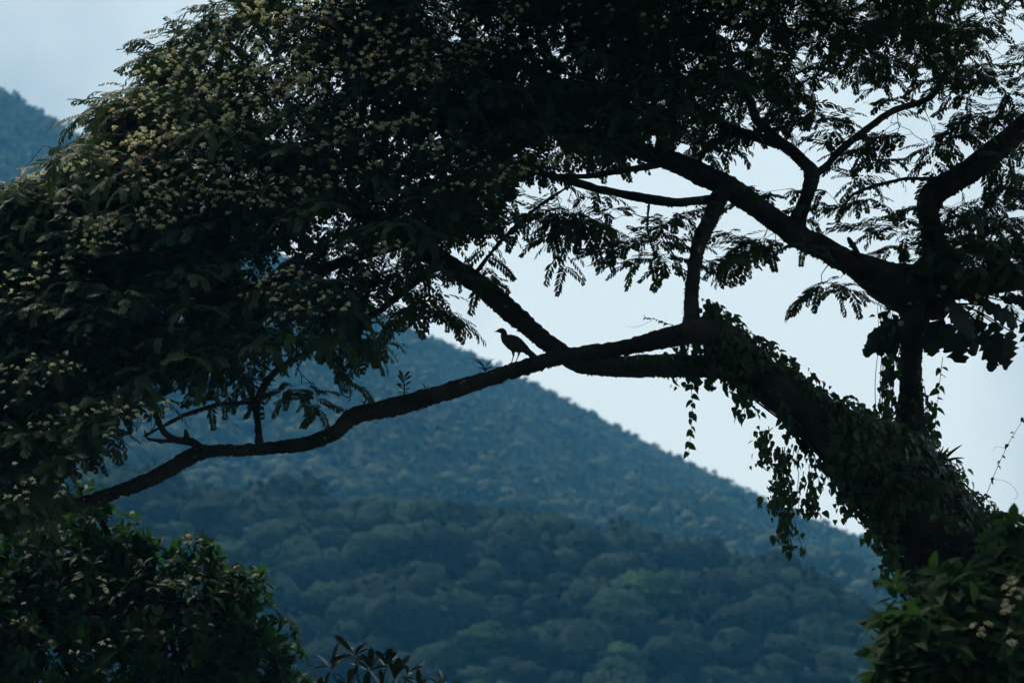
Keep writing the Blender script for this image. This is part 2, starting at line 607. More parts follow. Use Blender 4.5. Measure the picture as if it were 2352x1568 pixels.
# distinct crowns on the lower slope that the eye can pick out (u, v, radius m, tint, label)
SOLO = [
    (1480, 1368, 4.4, 0.85, "broad domed green tree crown right of centre on the hazy lower slope"),
    (1425, 1520, 3.0, 0.80, "small domed green tree crown near the bottom edge below the broad one"),
    (1120, 1478, 3.4, 0.45, "low olive tree crown above the bottom edge, left of the two green domes"),
]
M_GREENCROWN = material("green_crown", (0.008, 0.019, 0.011), (0.029, 0.064, 0.028), 0.9, 0.05, tint=True, scale=0.25, bump=1.0, bscale=1.3)
solo_xy = []
for (u, v, rad, tn, lab) in SOLO:
    ray = FWD + ((u - CU) / F) * RGT + ((CV - v) / F) * UPV
    ys = np.linspace(150, 1040, 1900)
    pts = CAM + ray[None] * (ys / ray[1])[:, None]
    over = pts[:, 2] - (hill(pts[:, 0], pts[:, 1]) + rad * 0.9)
    hit = np.argmax(over < 0)
    x, y = pts[hit, 0], pts[hit, 1]
    z = float(hill(np.array([x]), np.array([y]))[0])
    solo_xy.append((x, y, rad))
    e = empty("hillside_tree", (x, y, z), lab, "tree", "single trees on the hillside")
    V, fs = billow_template(200 + len(solo_xy), 12, 20, 200)
    V = V * np.array([rad, rad, rad * 0.85]) + np.array([x, y, z + rad * 0.75])
    link("crown", make_mesh("crown", V, fs, True, tint=np.full(len(V), tn)), M_GREENCROWN, e)
    tq = catmull(np.array([[x, y, z - 0.5, rad * 0.09], [x + 0.15, y, z + rad * 0.4, rad * 0.07], [x, y, z + rad * 1.0, rad * 0.04]]), 0.6)
    V, fs = tube(tq, 8)
    link("trunk", make_mesh("trunk", V, fs, True), M_FTRUNK, e)
solo_xy = np.array(solo_xy)

X, Y, r = wedge_points(325, 480, 2.95, 5)
E = forest_edge(X, Y)
keep = r.random(len(X)) < 0.92
dist = np.min(np.hypot(X[:, None] - solo_xy[None, :, 0], Y[:, None] - solo_xy[None, :, 1]) - solo_xy[None, :, 2], axis=1)
keep &= dist > -0.4
X, Y = X[keep], Y[keep]
rad = 1.25 + 2.6 * r.random(len(X)) ** 3
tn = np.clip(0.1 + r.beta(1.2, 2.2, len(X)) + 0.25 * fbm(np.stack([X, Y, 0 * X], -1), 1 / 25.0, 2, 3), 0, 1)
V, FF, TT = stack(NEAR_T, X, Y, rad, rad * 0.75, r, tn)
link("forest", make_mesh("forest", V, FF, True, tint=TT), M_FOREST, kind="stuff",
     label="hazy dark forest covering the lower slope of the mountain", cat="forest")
X, Y, r = wedge_points(600, 1075, 2.6, 6)
E = forest_edge(X, Y)
keep = r.random(len(X)) < 0.85
X, Y = X[keep], Y[keep]
rad = (0.75 + 0.9 * r.random(len(X)) ** 2 + 1.2 * (r.random(len(X)) < 0.02) + np.clip((880 - Y) / 200, 0, 1) * 2.0 * r.random(len(X)) ** 6) * np.where(Y > 1020, 0.75, 1.0)
tn = np.clip(0.42 - 0.30 * np.clip((840 - Y) / 160, 0, 1) + 0.28 * fbm(np.stack([X, Y, 0 * X], -1), 1 / 14.0, 3, 9) + 0.10 * r.normal(size=len(X)), 0, 1)
big = rad > 2.2
V, FF, TT = stack(FAR_T, X[~big], Y[~big], rad[~big], rad[~big] * 0.5, r, tn[~big])
V2, FF2, TT2 = stack(NEAR_T, X[big], Y[big], rad[big], rad[big] * 0.45, r, tn[big] * 0.6)
FF = FF + [f + len(V) for f in FF2]
V = np.concatenate([V, V2]); TT = np.concatenate([TT, TT2])
link("scrub", make_mesh("scrub", V, FF, tint=TT), M_SCRUB, kind="stuff",
     label="fine blue hazed scrub covering the upper slope up to the ridge", cat="scrub")

# ------------------------------------------------------------------ the flowering tree: limbs
TREE_BASE = np.array([6.4, 30.2, 0.0])
tree = empty("flowering_tree", TREE_BASE, "huge spreading tree with feathery leaves and cream puff flowers filling the view", "tree")

trunk_pts = px_path([(2300, 1420, 30.15, 120), (2200, 1270, 30.1, 108), (2120, 1170, 30.05, 104), (2020, 1075, 30.0, 88),
                     (1930, 1003, 30.0, 66), (1850, 938, 29.95, 54), (1760, 875, 29.95, 48), (1690, 825, 29.9, 42), (1640, 785, 29.88, 36)])
trunk_pts = np.vstack([np.array([[TREE_BASE[0], TREE_BASE[1], -0.3, 0.62], [6.2, 30.2, 0.5, 0.50], [5.6, 30.15, 2.2, 0.44]]), trunk_pts])
LIMBS = {
    'B': [(1720, 822, 29.85, 34), (1660, 772, 29.78, 32), (1605, 762, 29.7, 28), (1552, 771, 29.66, 23), (1452, 794, 29.62, 19), (1370, 808, 29.6, 18), (1280, 822, 29.58, 18),
          (1200, 845, 29.57, 18), (1152, 859, 29.55, 18), (1085, 880, 29.53, 19), (1018, 902, 29.52, 20), (950, 922, 29.5, 21), (885, 938, 29.5, 21),
          (835, 947, 29.5, 20), (800, 963, 29.5, 18), (768, 993, 29.5, 17), (720, 1014, 29.48, 15), (667, 1024, 29.45, 14),
          (560, 1033, 29.42, 13), (484, 1035, 29.4, 14), (440, 1047, 29.38, 17), (390, 1076, 29.35, 16), (334, 1105, 29.3, 16), (260, 1132, 29.2, 15),
          (190, 1153, 29.1, 14), (100, 1178, 29.05, 13), (0, 1200, 29.0, 12), (-120, 1220, 28.9, 10)],
    'A': [(1790, 890, 30.0, 42), (1700, 846, 30.05, 30), (1620, 842, 30.1, 26), (1540, 842, 30.12, 25), (1460, 843, 30.12, 25), (1390, 843, 30.1, 23),
          (1325, 834, 30.08, 22), (1268, 796, 30.08, 20), (1218, 756, 30.1, 21), (1152, 694, 30.15, 24), (1085, 643, 30.2, 22), (1020, 603, 30.2, 24),
          (940, 556, 30.2, 22), (850, 500, 30.2, 17), (720, 430, 30.1, 13), (560, 360, 30.0, 10), (400, 310, 29.9, 7), (260, 310, 29.8, 4)],
    'V': [(2150, 1210, 30.3, 60), (2118, 1120, 30.45, 46), (2098, 1010, 30.55, 33), (2093, 900, 30.6, 27), (2094, 800, 30.65, 26), (2102, 720, 30.7, 34), (2120, 660, 30.75, 52),
          (2150, 605, 30.8, 42), (2146, 545, 30.85, 29), (2131, 490, 30.9, 27), (2145, 445, 30.95, 29), (2185, 418, 30.97, 29), (2234, 386, 31.0, 28), (2280, 350, 31.05, 26),
          (2335, 305, 31.1, 23), (2460, 190, 31.2, 22), (2600, 60, 31.3, 20)],
    'C': [(2170, 705, 30.85, 30), (2120, 674, 30.75, 56), (2045, 652, 30.7, 52), (1968, 610, 30.68, 32), (1901, 577, 30.65, 28), (1834, 543, 30.6, 26), (1747, 486, 30.6, 24), (1690, 446, 30.6, 26),
          (1638, 413, 30.6, 27), (1567, 381, 30.6, 24), (1500, 358, 30.6, 20), (1450, 342, 30.6, 18), (1340, 308, 30.6, 17), (1200, 265, 30.6, 14), (1020, 215, 30.6, 11),
          (820, 150, 30.6, 7), (640, 100, 30.6, 4)],
    'R': [(2110, 668, 30.75, 42), (2200, 652, 30.85, 36), (2300, 640, 31.0, 32), (2420, 618, 31.2, 28), (2600, 560, 31.5, 20)],
    'D': [(1592, 770, 29.75, 24), (1588, 715, 29.78, 18), (1592, 640, 29.85, 15), (1606, 560, 29.95, 16), (1630, 505, 30.15, 19), (1650, 460, 30.4, 20), (1668, 425, 30.6, 18)],
    'D2': [(1680, 440, 30.6, 14), (1640, 458, 30.45, 13), (1600, 462, 30.35, 11), (1520, 462, 30.3, 11), (1430, 447, 30.3, 10), (1340, 425, 30.3, 9), (1240, 395, 30.3, 7), (1120, 360, 30.3, 5)],
    'stump': [(1672, 800, 29.75, 26), (1655, 755, 29.75, 20), (1640, 722, 29.77, 16), (1632, 700, 29.78, 12)],
    'K': [(1826, 540, 30.6, 22), (1838, 490, 30.65, 17), (1855, 445, 30.7, 15), (1864, 402, 30.7, 17), (1845, 374, 30.7, 14), (1805, 340, 30.7, 13), (1750, 318, 30.7, 11),
          (1690, 302, 30.7, 10), (1640, 272, 30.7, 8), (1560, 220, 30.7, 6), (1470, 160, 30.7, 4)],
    'K2': [(1805, 342, 30.7, 12), (1770, 308, 30.75, 11), (1735, 268, 30.8, 10), (1715, 215, 30.8, 8), (1680, 150, 30.8, 6), (1640, 70, 30.8, 4)],
    'K3': [(1862, 402, 30.7, 12), (1892, 388, 30.7, 9), (1930, 345, 30.7, 9), (1985, 302, 30.75, 8), (2050, 255, 30.8, 8), (2120, 232, 30.8, 7),
           (2150, 210, 30.8, 5), (2172, 160, 30.8, 4), (2210, 80, 30.8, 3)],
    'N': [(1575, 372, 30.55, 10), (1500, 380, 30.5, 8), (1430, 390, 30.45, 7), (1340, 405, 30.4, 6), (1260, 400, 30.4, 4)],
    'G': [(596, 1030, 29.45, 11), (594, 985, 29.45, 8), (590, 935, 29.45, 9), (608, 885, 29.45, 8), (650, 838, 29.5, 6), (720, 800, 29.55, 6), (785, 765, 29.6, 7),
          (880, 705, 29.75, 8), (960, 640, 29.95, 10), (1010, 605, 30.1, 12)],
    'G2': [(592, 930, 29.45, 7), (560, 926, 29.45, 5), (500, 930, 29.45, 5), (430, 950, 29.4, 4), (392, 968, 29.35, 4), (330, 1000, 29.3, 2.5)],
    'G3': [(470, 1040, 29.38, 13), (440, 1014, 29.36, 9), (405, 1008, 29.34, 8), (375, 985, 29.32, 7), (350, 930, 29.3, 6), (300, 850, 29.2, 5), (220, 760, 29.1, 4), (120, 680, 29.0, 3)],
    'G4': [(400, 1008, 29.34, 5), (365, 1010, 29.3, 4), (338, 1004, 29.3, 3), (333, 985, 29.3, 1.5)],
    'knob': [(434, 1020, 29.36, 7), (430, 1000, 29.35, 6), (427, 985, 29.35, 3)],
    'Q': [(940, 552, 30.2, 16), (820, 590, 30.0, 12), (680, 630, 29.8, 9), (500, 670, 29.6, 7), (320, 700, 29.4, 5), (120, 740, 29.2, 3)],
    'Q2': [(850, 500, 30.2, 9), (790, 400, 30.3, 7), (700, 280, 30.4, 5), (600, 170, 30.5, 4), (520, 90, 30.5, 2.5)],
    'Q3': [(1200, 262, 30.6, 12), (1120, 180, 30.8, 11), (1000, 100, 30.6, 10), (900, 0, 30.2, 9), (760, -220, 29.0, 8), (640, -480, 27.5, 6), (560, -760, 26.0, 4)],
    'Q4': [(1440, 326, 30.6, 14), (1400, 240, 30.8, 11), (1340, 150, 31.0, 11), (1300, 50, 30.8, 10), (1260, -150, 29.5, 9), (1200, -420, 28.0, 7), (1150, -700, 26.5, 5)],
    'Q6': [(2460, 190, 31.2, 18), (2500, -60, 29.8, 18), (2450, -380, 26.5, 18), (2300, -620, 22.5, 17), (2150, -820, 18.5, 14), (2000, -1000, 15.5, 8)],  # unseen limb added towards the camera to carry the shading foliage
    'Q5': [(2500, 150, 31.2, 18), (2450, 0, 30.9, 15), (2330, -200, 30.2, 13), (2150, -350, 29.0, 10), (1900, -560, 27.5, 7), (1750, -800, 26, 4)],
    'T1': [(1095, 625, 30.2, 5), (1130, 578, 30.1, 4), (1175, 528, 30.05, 4), (1240, 470, 30.0, 3.5), (1300, 430, 30.0, 2)],
    'T2': [(2140, 412, 30.9, 5), (2080, 412, 30.85, 4), (2020, 425, 30.8, 4), (1960, 448, 30.75, 3.5), (1925, 492, 30.75, 2)],
    'T3': [(1490, 468, 30.25, 3), (1488, 520, 30.2, 2.5), (1500, 565, 30.2, 2), (1512, 590, 30.2, 1.2)],
    'spur': [(1970, 588, 30.62, 8), (1964, 572, 30.6, 6), (1953, 556, 30.6, 6), (1948, 546, 30.6, 4)],
}
SKEL = []                                  # nodes for twigs: xyz, radius
flakes = Joined()


def add_flakes(q, n, reach, r_):
    c, rr = q[:, :3], q[:, 3]
    t, nn, b = frames(c)
    i = r_.integers(1, len(c) - 1, n)
    ang = r_.random(n) * 6.283
    dr = np.cos(ang)[:, None] * nn[i] + np.sin(ang)[:, None] * b[i]
    low = dr[:, 2] < r_.random(n) * 1.0 - 0.5
    i, dr = i[low], dr[low]
    m = len(i)
    base = c[i] + dr * rr[i][:, None] * 0.93
    L = reach * (0.1 + 0.9 * r_.random(m) ** 4)
    w = 0.006 + 0.012 * r_.random(m)
    tip = base + dr * (0.012 + L)[:, None] + t[i] * (r_.normal(size=m) * 0.012)[:, None]
    s = np.cross(dr, t[i])
    V = np.stack([base + t[i] * w[:, None], base - t[i] * w[:, None], base + s * (w * 0.6)[:, None], tip], 1).reshape(-1, 3)
    o = np.arange(m)[:, None] * 4
    flakes.add(V, [np.vstack([o + np.array([0, 1, 3]), o + np.array([1, 2, 3]), o + np.array([2, 0, 3])])])


rb = np.random.default_rng(3)
tq = catmull(trunk_pts, 0.04)
V, fs = tube(tq, 40, 0.16, 0.010)
link("trunk", make_mesh("trunk", V, fs, True), M_BARK, tree)
PATHS = {'trunk': tq}
for key, pts in LIMBS.items():
    q = catmull(px_path(pts), 0.02 if key in 'ABCVD' else 0.025)
    jit = fbm(q[:, :3], 2.2, 3, 41)[:, None] * 0.02
    big = max(p[3] for p in pts) > 20
    q[:, :3] += np.stack([jit[:, 0] * 0.6, vnoise(q[:, :3], 1.3, 8) * 0.05, jit[:, 0]], -1) if key not in 'B' else 0
    PATHS[key] = q
    V, fs = tube(q, 26 if big else 10, 0.22, 0.015 if big else 0.006, seed=len(key) + ord(key[0]))
    link("limb" if big else "branch", make_mesh("limb" if big else "branch", V, fs, True), M_BARK, tree)
    add_flakes(q, int(len(q) * (9 if big else 1.5)), 0.013 if big else 0.01, rb)
    if key not in ('stump', 'knob', 'spur', 'B', 'D'):
        SKEL.append(q[:: 4])
    if key in ('B',):
        SKEL.append(q[int(len(q) * 0.72)::4])
add_flakes(tq, 2500, 0.03, rb)
link("bark_flakes", flakes.mesh("bark_flakes"), M_BARK, tree, kind="stuff")
SKEL = np.concatenate(SKEL)


# ------------------------------------------------------------------ feathery leaves
def frond_template(bend, seed, npair=10, L=0.28, ll=0.064, lw=0.0125):
    r = np.random.default_rng(seed)
    V, F4 = [], []
    n = 40
    s = np.linspace(0, 1, n)
    ang = -bend * s ** 1.2
    x = np.concatenate([[0], np.cumsum(np.cos(ang[:-1]))]) * L / (n - 1)
    z = np.concatenate([[0], np.cumsum(np.sin(ang[:-1]))]) * L / (n - 1)

    def at(t):
        return np.array([np.interp(t, s, x), 0, np.interp(t, s, z)]), np.interp(t, s, ang)
    # midrib
    o = 0
    for t in (0, 0.35, 0.7, 1.0):
        p, a = at(t)
        w = 0.0022 * (1 - 0.7 * t)
        V += [p + [0, w, 0], p - [0, w, 0]]
    for i in range(3):
        F4.append((2 * i, 2 * i + 1, 2 * i + 3, 2 * i + 2))
    for i in range(npair):
        t = 0.12 + 0.86 * i / (npair - 1)
        p, a = at(t)
        fw = np.array([math.cos(a), 0, math.sin(a)])
        up = np.array([-math.sin(a), 0, math.cos(a)])
        prof = (0.62 + 0.38 * math.sin(math.pi * min(1, 0.2 + 0.75 * t))) * (1.0 if t < 0.9 else 0.8)
        for sd in (-1, 1):
            l = ll * prof * (0.85 + 0.3 * r.random())
            fa = math.radians(50 + 12 * r.random() - 22 * t)
            dr = math.radians(8 + 36 * r.random())
            side = np.array([0, sd, 0])
            d = fw * math.cos(fa) + (side * math.cos(dr) - up * math.sin(dr)) * math.sin(fa)
            wv = norm(np.cross(d, up)) * lw * (0.85 + 0.3 * r.random())
            k = len(V)
            V += [p, p + d * l * 0.42 + wv, p + d * l, p + d * l * 0.5 - wv]
            F4.append((k, k + 1, k + 2, k + 3))
    return np.array(V), [np.array(F4)]


FRONDS = [frond_template(b, 10 + i) for i, b in enumerate((0.35, 0.6, 0.9, 1.2, 1.5, 0.75))]
FRONDS += [frond_template(b, 30 + i, 7, lw=0.0165) for i, b in enumerate((0.5, 0.9, 1.3))]        # plainer ones for the depth of the crown
FRONDS += [frond_template(b, 40 + i, 3, ll=0.085, lw=0.040) for i, b in enumerate((0.5, 1.1))]    # and for the unseen shading foliage above the picture
fr = Scatter(FRONDS)
twigs = Joined()
AXC = np.array([4.0, 31.0, 4.0])             # everything grows away from here


def sweep(p0, p1, r0, r1, arch, n=7, seg=4):
    t = np.linspace(0, 1, n)[:, None]
    mid = (p0 + p1) / 2 + np.array([0, 0, arch]) + RNG.normal(size=3) * 0.06 * np.linalg.norm(p1 - p0)
    c = (1 - t) ** 2 * p0 + 2 * t * (1 - t) * mid + t ** 2 * p1
    c[1:-1] += RNG.normal(size=(n - 2, 3)) * 0.012
    q = np.column_stack([c, r0 + (r1 - r0) * t[:, 0]])
    V, fs = tube(q, seg, cap=False)
    twigs.add(V, fs)
    return q


def compound_leaf(p, head, pri, scale=1.0, ks=(0, 6)):
    """a rachis with pairs of drooping fronds. head: horizontal-ish direction"""
    k = int(RNG.integers(3, 6))
    L = (0.10 + 0.045 * k) * scale
    d0 = norm(head)
    tip = p + d0 * L + np.array([0, 0, -0.25 * L])
    q = sweep(p, tip, 0.0024, 0.0012, 0.12 * L, 3 if pri < -1 else 4, 3)
    yaw0 = math.atan2(d0[1], d0[0])
    n = 2 * k
    ts = np.repeat(np.linspace(0.3, 1.0, k), 2)
    sd = np.tile([-1, 1], k)
    c = np.stack([np.interp(ts, np.linspace(0, 1, len(q)), q[:, i]) for i in range(3)], -1)
    yaw = yaw0 + sd * np.radians(74 - 46 * ts ** 2 + RNG.normal(size=n) * 10)
    pit = np.radians(RNG.normal(size=n) * 14 - 2) + d0[2] * 0.5
    tipv = np.stack([np.cos(yaw) * np.cos(pit), np.sin(yaw) * np.cos(pit), np.sin(pit)], -1)
    up = np.tile([0, 0, 1.0], (n, 1)) + RNG.normal(size=(n, 3)) * 0.22
    R = orient(tipv, up)
    s = scale * (0.72 + 0.42 * RNG.random(n)) * np.where(ts < 0.45, 0.85, 1.0)
    fr.add(c, R, s, RNG.integers(ks[0], ks[1], n), pri)


def in_poly(u, v, poly):
    poly = np.asarray(poly, float)
    c = np.zeros(len(u), bool)
    j = len(poly) - 1
    for i in range(len(poly)):
        a, b = poly[i], poly[j]
        hit = ((a[1] > v) != (b[1] > v)) & (u < (b[0] - a[0]) * (v - a[1]) / (b[1] - a[1] + 1e-9) + a[0])
        c ^= hit
        j = i
    return c


LEFT = [(-260, 470), (0, 495), (60, 462), (130, 418), (215, 378), (300, 352), (305, 275), (340, 208), (395, 148), (450, 90), (515, 42), (585, -8), (710, -120),
        (1550, -160), (1560, 110), (1540, 320), (1430, 310), (1330, 322), (1310, 405), (1225, 432), (1125, 480), (1055, 525), (995, 605), (968, 672), (895, 705), (830, 732), (775, 762), (700, 785),
        (610, 800), (530, 815), (430, 835), (350, 865), (295, 925), (240, 985), (195, 1050), (120, 1110), (20, 1165), (-260, 1210)]
RIGHT = [(1400, -160), (2600, -160), (2600, 120), (2400, 215), (2230, 235), (2150, 190), (2030, 215), (1900, 215), (1760, 215), (1640, 255), (1540, 300), (1400, 320)]
SPARSE = [(2250, 600, 80, 40, 16, 30.7), (2320, 620, 40, 40, 10, 30.7), (2190, 585, 40, 30, 6, 30.7), (2310, 540, 50, 40, 10, 30.9), (2120, 600, 40, 20, 4, 30.6), (690, 800, 60, 20, 6, 29.5), (790, 750, 60, 20, 6, 29.5), (850, 680, 40, 16, 4, 29.7), (920, 640, 40, 20, 4, 29.8), (1515, 600, 22, 18, 4, 30.2),
          (1765, 578, 70, 28, 8, 30.45), (1712, 600, 26, 20, 2, 30.4), (1925, 660, 45, 12, 4, 30.5), (1325, 490, 60, 30, 9, 30.2), (1500, 560, 26, 40, 5, 30.2), (1400, 505, 30, 22, 3, 30.2),
          (1930, 300, 70, 40, 6, 30.8), (1860, 300, 40, 30, 3, 30.9), (2060, 330, 80, 40, 9, 30.9), (1990, 420, 60, 30, 6, 30.75), (1950, 470, 60, 30, 6, 30.75), (2075, 540, 50, 60, 7, 30.8),
          (1790, 470, 40, 25, 3, 30.75), (1580, 350, 40, 18, 3, 30.5), (1690, 330, 60, 30, 4, 30.9), (1650, 210, 90, 50, 8, 30.8), (1790, 230, 90, 40, 8, 30.8), (1560, 270, 60, 30, 5, 30.7),
          (2250, 480, 90, 60, 13, 31.1), (2300, 400, 60, 50, 8, 31.0), (2240, 270, 90, 50, 10, 31.0), (2310, 560, 60, 60, 10, 31.0), (2230, 580, 60, 40, 8, 31.0),
          (2180, 320, 60, 40, 7, 30.9), (2320, 190, 60, 60, 6, 31.2), (2330, 690, 50, 40, 6, 31.0), (2350, 300, 40, 80, 5, 31.3),
          (700, 890, 26, 14, 3, 29.4), (810, 785, 24, 14, 3, 29.6), (975, 700, 24, 30, 4, 29.9), (1030, 630, 20, 12, 2, 29.9), (540, 868, 50, 14, 2, 29.55), (460, 880, 40, 14, 2, 29.5),
          (115, 350, 20, 6, 1, 28.9), (190, 340, 20, 6, 2, 29.0), (40, 440, 20, 10, 2, 28.8),
          (280, 255, 18, 20, 3, 29.9), (350, 165, 22, 22, 3, 30.1), (430, 95, 26, 22, 3, 30.3), (1130, 530, 30, 20, 3, 30.0), (1440, 350, 50, 20, 3, 30.5)]


def front(u, v):
    """depth of the crown's outer face: it leans back with height"""
    return 28.3 + (1150 - v) / 1150 * 2.0 + np.clip((u - 900) / 1450, 0, 1) * 0.9


def sample(poly, n):
    poly = np.asarray(poly, float)
    lo, hi = poly.min(0), poly.max(0)
    uu, vv = [], []
    tot = 0
    while tot < n:
        u = lo[0] + RNG.random(4000) * (hi[0] - lo[0]); v = lo[1] + RNG.random(4000) * (hi[1] - lo[1])
        k = in_poly(u, v, poly)
        uu.append(u[k]); vv.append(v[k]); tot += k.sum()
    return np.concatenate(uu)[:n], np.concatenate(vv)[:n]


anchors = []                      # u, v, depth, priority, leaves
u, v = sample(LEFT, 1290)
d = front(u, v) + RNG.random(len(u)) ** 1.3 * 2.6
airy = np.zeros(len(u))                                              # where light shows through
for (cu, cv, ru, rv_, k) in ((620, 165, 190, 110, 0.86), (480, 120, 60, 40, 0.3), (715, 590, 70, 55, 0.97), (840, 510, 45, 40, 0.9), (920, 620, 80, 55, 0.93), (720, 715, 150, 60, 0.9), (560, 760, 110, 50, 0.8),
                             (1450, 110, 130, 100, 0.85), (1250, 130, 90, 40, 0.7), (830, 650, 60, 50, 0.85), (960, 350, 50, 30, 0.6), (1180, 420, 90, 50, 0.7), (300, 420, 40, 40, 0.2)):
    airy = np.maximum(airy, k * np.exp(-(((u - cu - 20) / (1.15 * ru)) ** 2 + ((v - cv + 25) / (1.15 * rv_)) ** 2)))
keep = RNG.random(len(u)) > airy
for a in np.column_stack([u, v, d, np.where(d < front(u, v) + 0.7, 0.5, 0.0), np.full(len(u), 2)])[keep]:
    anchors.append(a)
lp = np.array(LEFT[1:12] , float)                                # a fuller rim against the sky
tt_ = RNG.random(130) * (len(lp) - 1)
tt_[tt_ > 6] = np.where(RNG.random((tt_ > 6).sum()) < 0.5, tt_[tt_ > 6], RNG.random((tt_ > 6).sum()) * 6)
k_ = tt_.astype(int)
e_ = lp[k_] + (lp[np.minimum(k_ + 1, len(lp) - 1)] - lp[k_]) * (tt_ - k_)[:, None]
u = e_[:, 0] + 6 + RNG.random(130) * 40; v = e_[:, 1] + 4 + RNG.random(130) * 40
for a in np.column_stack([u, v, front(u, v) + 0.2 + RNG.random(130) * 1.6, np.full(130, 1.0), np.full(130, 2)]):
    anchors.append(a)
u, v = sample(RIGHT, 330)
d = front(u, v) + 0.3 + RNG.random(len(u)) * 2.6
keep = RNG.random(len(u)) > 0.65 * np.clip((v - 20) / 180, 0, 1) + 0.35 * (u > 2150)
for a in np.column_stack([u, v, d, np.full(len(u), 0.2), np.full(len(u), 2)])[keep]:
    anchors.append(a)
OVER = [(560, -1050), (2700, -1050), (2700, -290), (1000, -290), (560, -600)]          # unseen crown above the picture, filled out to shade the tree's front
u, v = sample(OVER, 420)
d = 25.0 + RNG.random(len(u)) * 8.5
for a in np.column_stack([u, v, d, np.full(len(u), -3.0), np.full(len(u), 2)]):
    anchors.append(a)
u, v = sample([(1350, -1250), (3000, -1250), (3000, -480), (1350, -480)], 150)  # unseen foliage added nearer the camera, shades the corner shrub and trunk
d = 15.0 + RNG.random(len(u)) * 10
for a in np.column_stack([u, v, d, np.full(len(u), -3.0), np.full(len(u), 2)]):
    anchors.append(a)
for (cu, cv, ru, rv, n, d0) in SPARSE:
    for i in range(int(n * (0.72 if cu > 1880 or cv < 280 else 1.15) + 0.5)):
        a = RNG.random() * 6.283; rr = math.sqrt(RNG.random())
        anchors.append(np.array([cu + ru * rr * math.cos(a), cv + rv * rr * math.sin(a) - 14, d0 + RNG.normal() * 0.18, 2.0, 1]))
anchors = np.array(anchors)
AP = P(anchors[:, 0], anchors[:, 1], anchors[:, 2])
nodes = SKEL[:, :3].copy()
nrad = SKEL[:, 3].copy()
near = np.array([np.min(np.linalg.norm(nodes - p, axis=1)) for p in AP])
for i in np.argsort(near):
    p = AP[i]
    w = np.linalg.norm(nodes - p, axis=1) + 0.35 * np.maximum(nodes[:, 2] - p[2] - 0.4, 0)
    j = int(np.argmin(w))
    L = np.linalg.norm(nodes[j] - p)
    r0 = min(0.012, 0.0035 + 0.008 * L, nrad[j] * 0.8)
    above = anchors[i, 3] < -1
    q = sweep(nodes[j], p, r0, 0.003, 0.08 * L, n=5 if above else max(4, min(10, int(L / 0.12) + 3)), seg=3 if above else 4)
    if L > 0.15:
        nodes = np.vstack([nodes, q[2::2, :3]]); nrad = np.concatenate([nrad, q[2::2, 3]])
    out = norm(p - AXC)
    tw = norm(p - nodes[j]) if L > 0.05 else out
    for k in range(int(anchors[i, 4])):
        h = out * 0.55 + tw * 0.5 + RNG.normal(size=3) * np.array([0.7, 0.7, 0.3])
        h[2] = h[2] * 0.5 - 0.1
        compound_leaf(p, h, anchors[i, 3], 1.12 if anchors[i, 3] > 1 else (1.9 if anchors[i, 3] < -1 else 1.12),
                      (9, 11) if anchors[i, 3] < -1 else ((6, 9) if anchors[i, 3] == 0 else (0, 6)))
link("twigs", twigs.mesh("twigs"), M_TWIG, tree, kind="stuff")
fr.build("leaf", "foliage", tree, [M_FROND] * len(FRONDS), 300)


# ------------------------------------------------------------------ puff flowers
def puff_template(seed, n=20, R=0.034):
    r = np.random.default_rng(seed)
    V, F3 = [], []
    for i in range(n):
        th = math.radians(10 + 78 * math.sqrt(r.random()))
        ph = r.random() * 6.283
        d = np.array([math.sin(th) * math.cos(ph), math.sin(th) * math.sin(ph), math.cos(th)])
        l = R * (0.75 + 0.4 * r.random())
        mid = d * l * 0.65
        tip = d * l + np.array([0, 0, -0.22 * l * math.sin(th)])
        sidev = norm(np.cross(d, [0, 0, 1.0]) + r.normal(size=3) * 0.25) * 0.0068
        k = len(V)
        V += [d * 0.004, mid + sidev, mid - sidev, tip + sidev * 0.5, tip - sidev * 0.5]
        F3 += [(k, k + 1, k + 2), (k + 1, k + 3, k + 2), (k + 3, k + 4, k + 2)]
    return np.array(V), [np.array(F3)]


PUFFS = [puff_template(70 + i) for i in range(4)] + [puff_template(80 + i, 14, 0.026) for i in range(2)]
pf = Scatter(PUFFS)
BAND = [((360, 260), (1120, 60), 95, 62), ((320, 330), (620, 250), 70, 34), ((280, 330), (480, 290), 45, 20), ((250, 560), (560, 370), 60, 34), ((520, 430), (780, 440), 60, 20), ((300, 440), (560, 300), 60, 16),
        ((20, 430), (300, 350), 45, 15), ((20, 660), (280, 520), 60, 22), ((20, 880), (160, 840), 60, 10), ((30, 1050), (330, 940), 70, 16),
        ((560, 640), (760, 680), 50, 18), ((680, 380), (900, 300), 80, 14), ((880, 180), (1180, 120), 60, 16), ((900, 300), (1300, 430), 110, 18), ((820, 560), (900, 590), 30, 8),
        ((1700, 20), (2000, 30), 60, 14), ((1150, 30), (1500, 60), 50, 8), ((2300, 90), (2150, 130), 50, 6), ((520, 60), (700, 30), 45, 16), ((430, 180), (620, 120), 60, 16),
        ((300, 240), (420, 130), 30, 12), ((1600, 130), (1850, 190), 50, 6), ((560, 200), (760, 190), 60, 14), ((180, 1340), (240, 1370), 20, 2), ((10, 1430), (60, 1420), 16, 1), ((190, 1480), (230, 1500), 16, 1), ((0, 1140), (110, 1100), 24, 5)]
stalks = Joined()
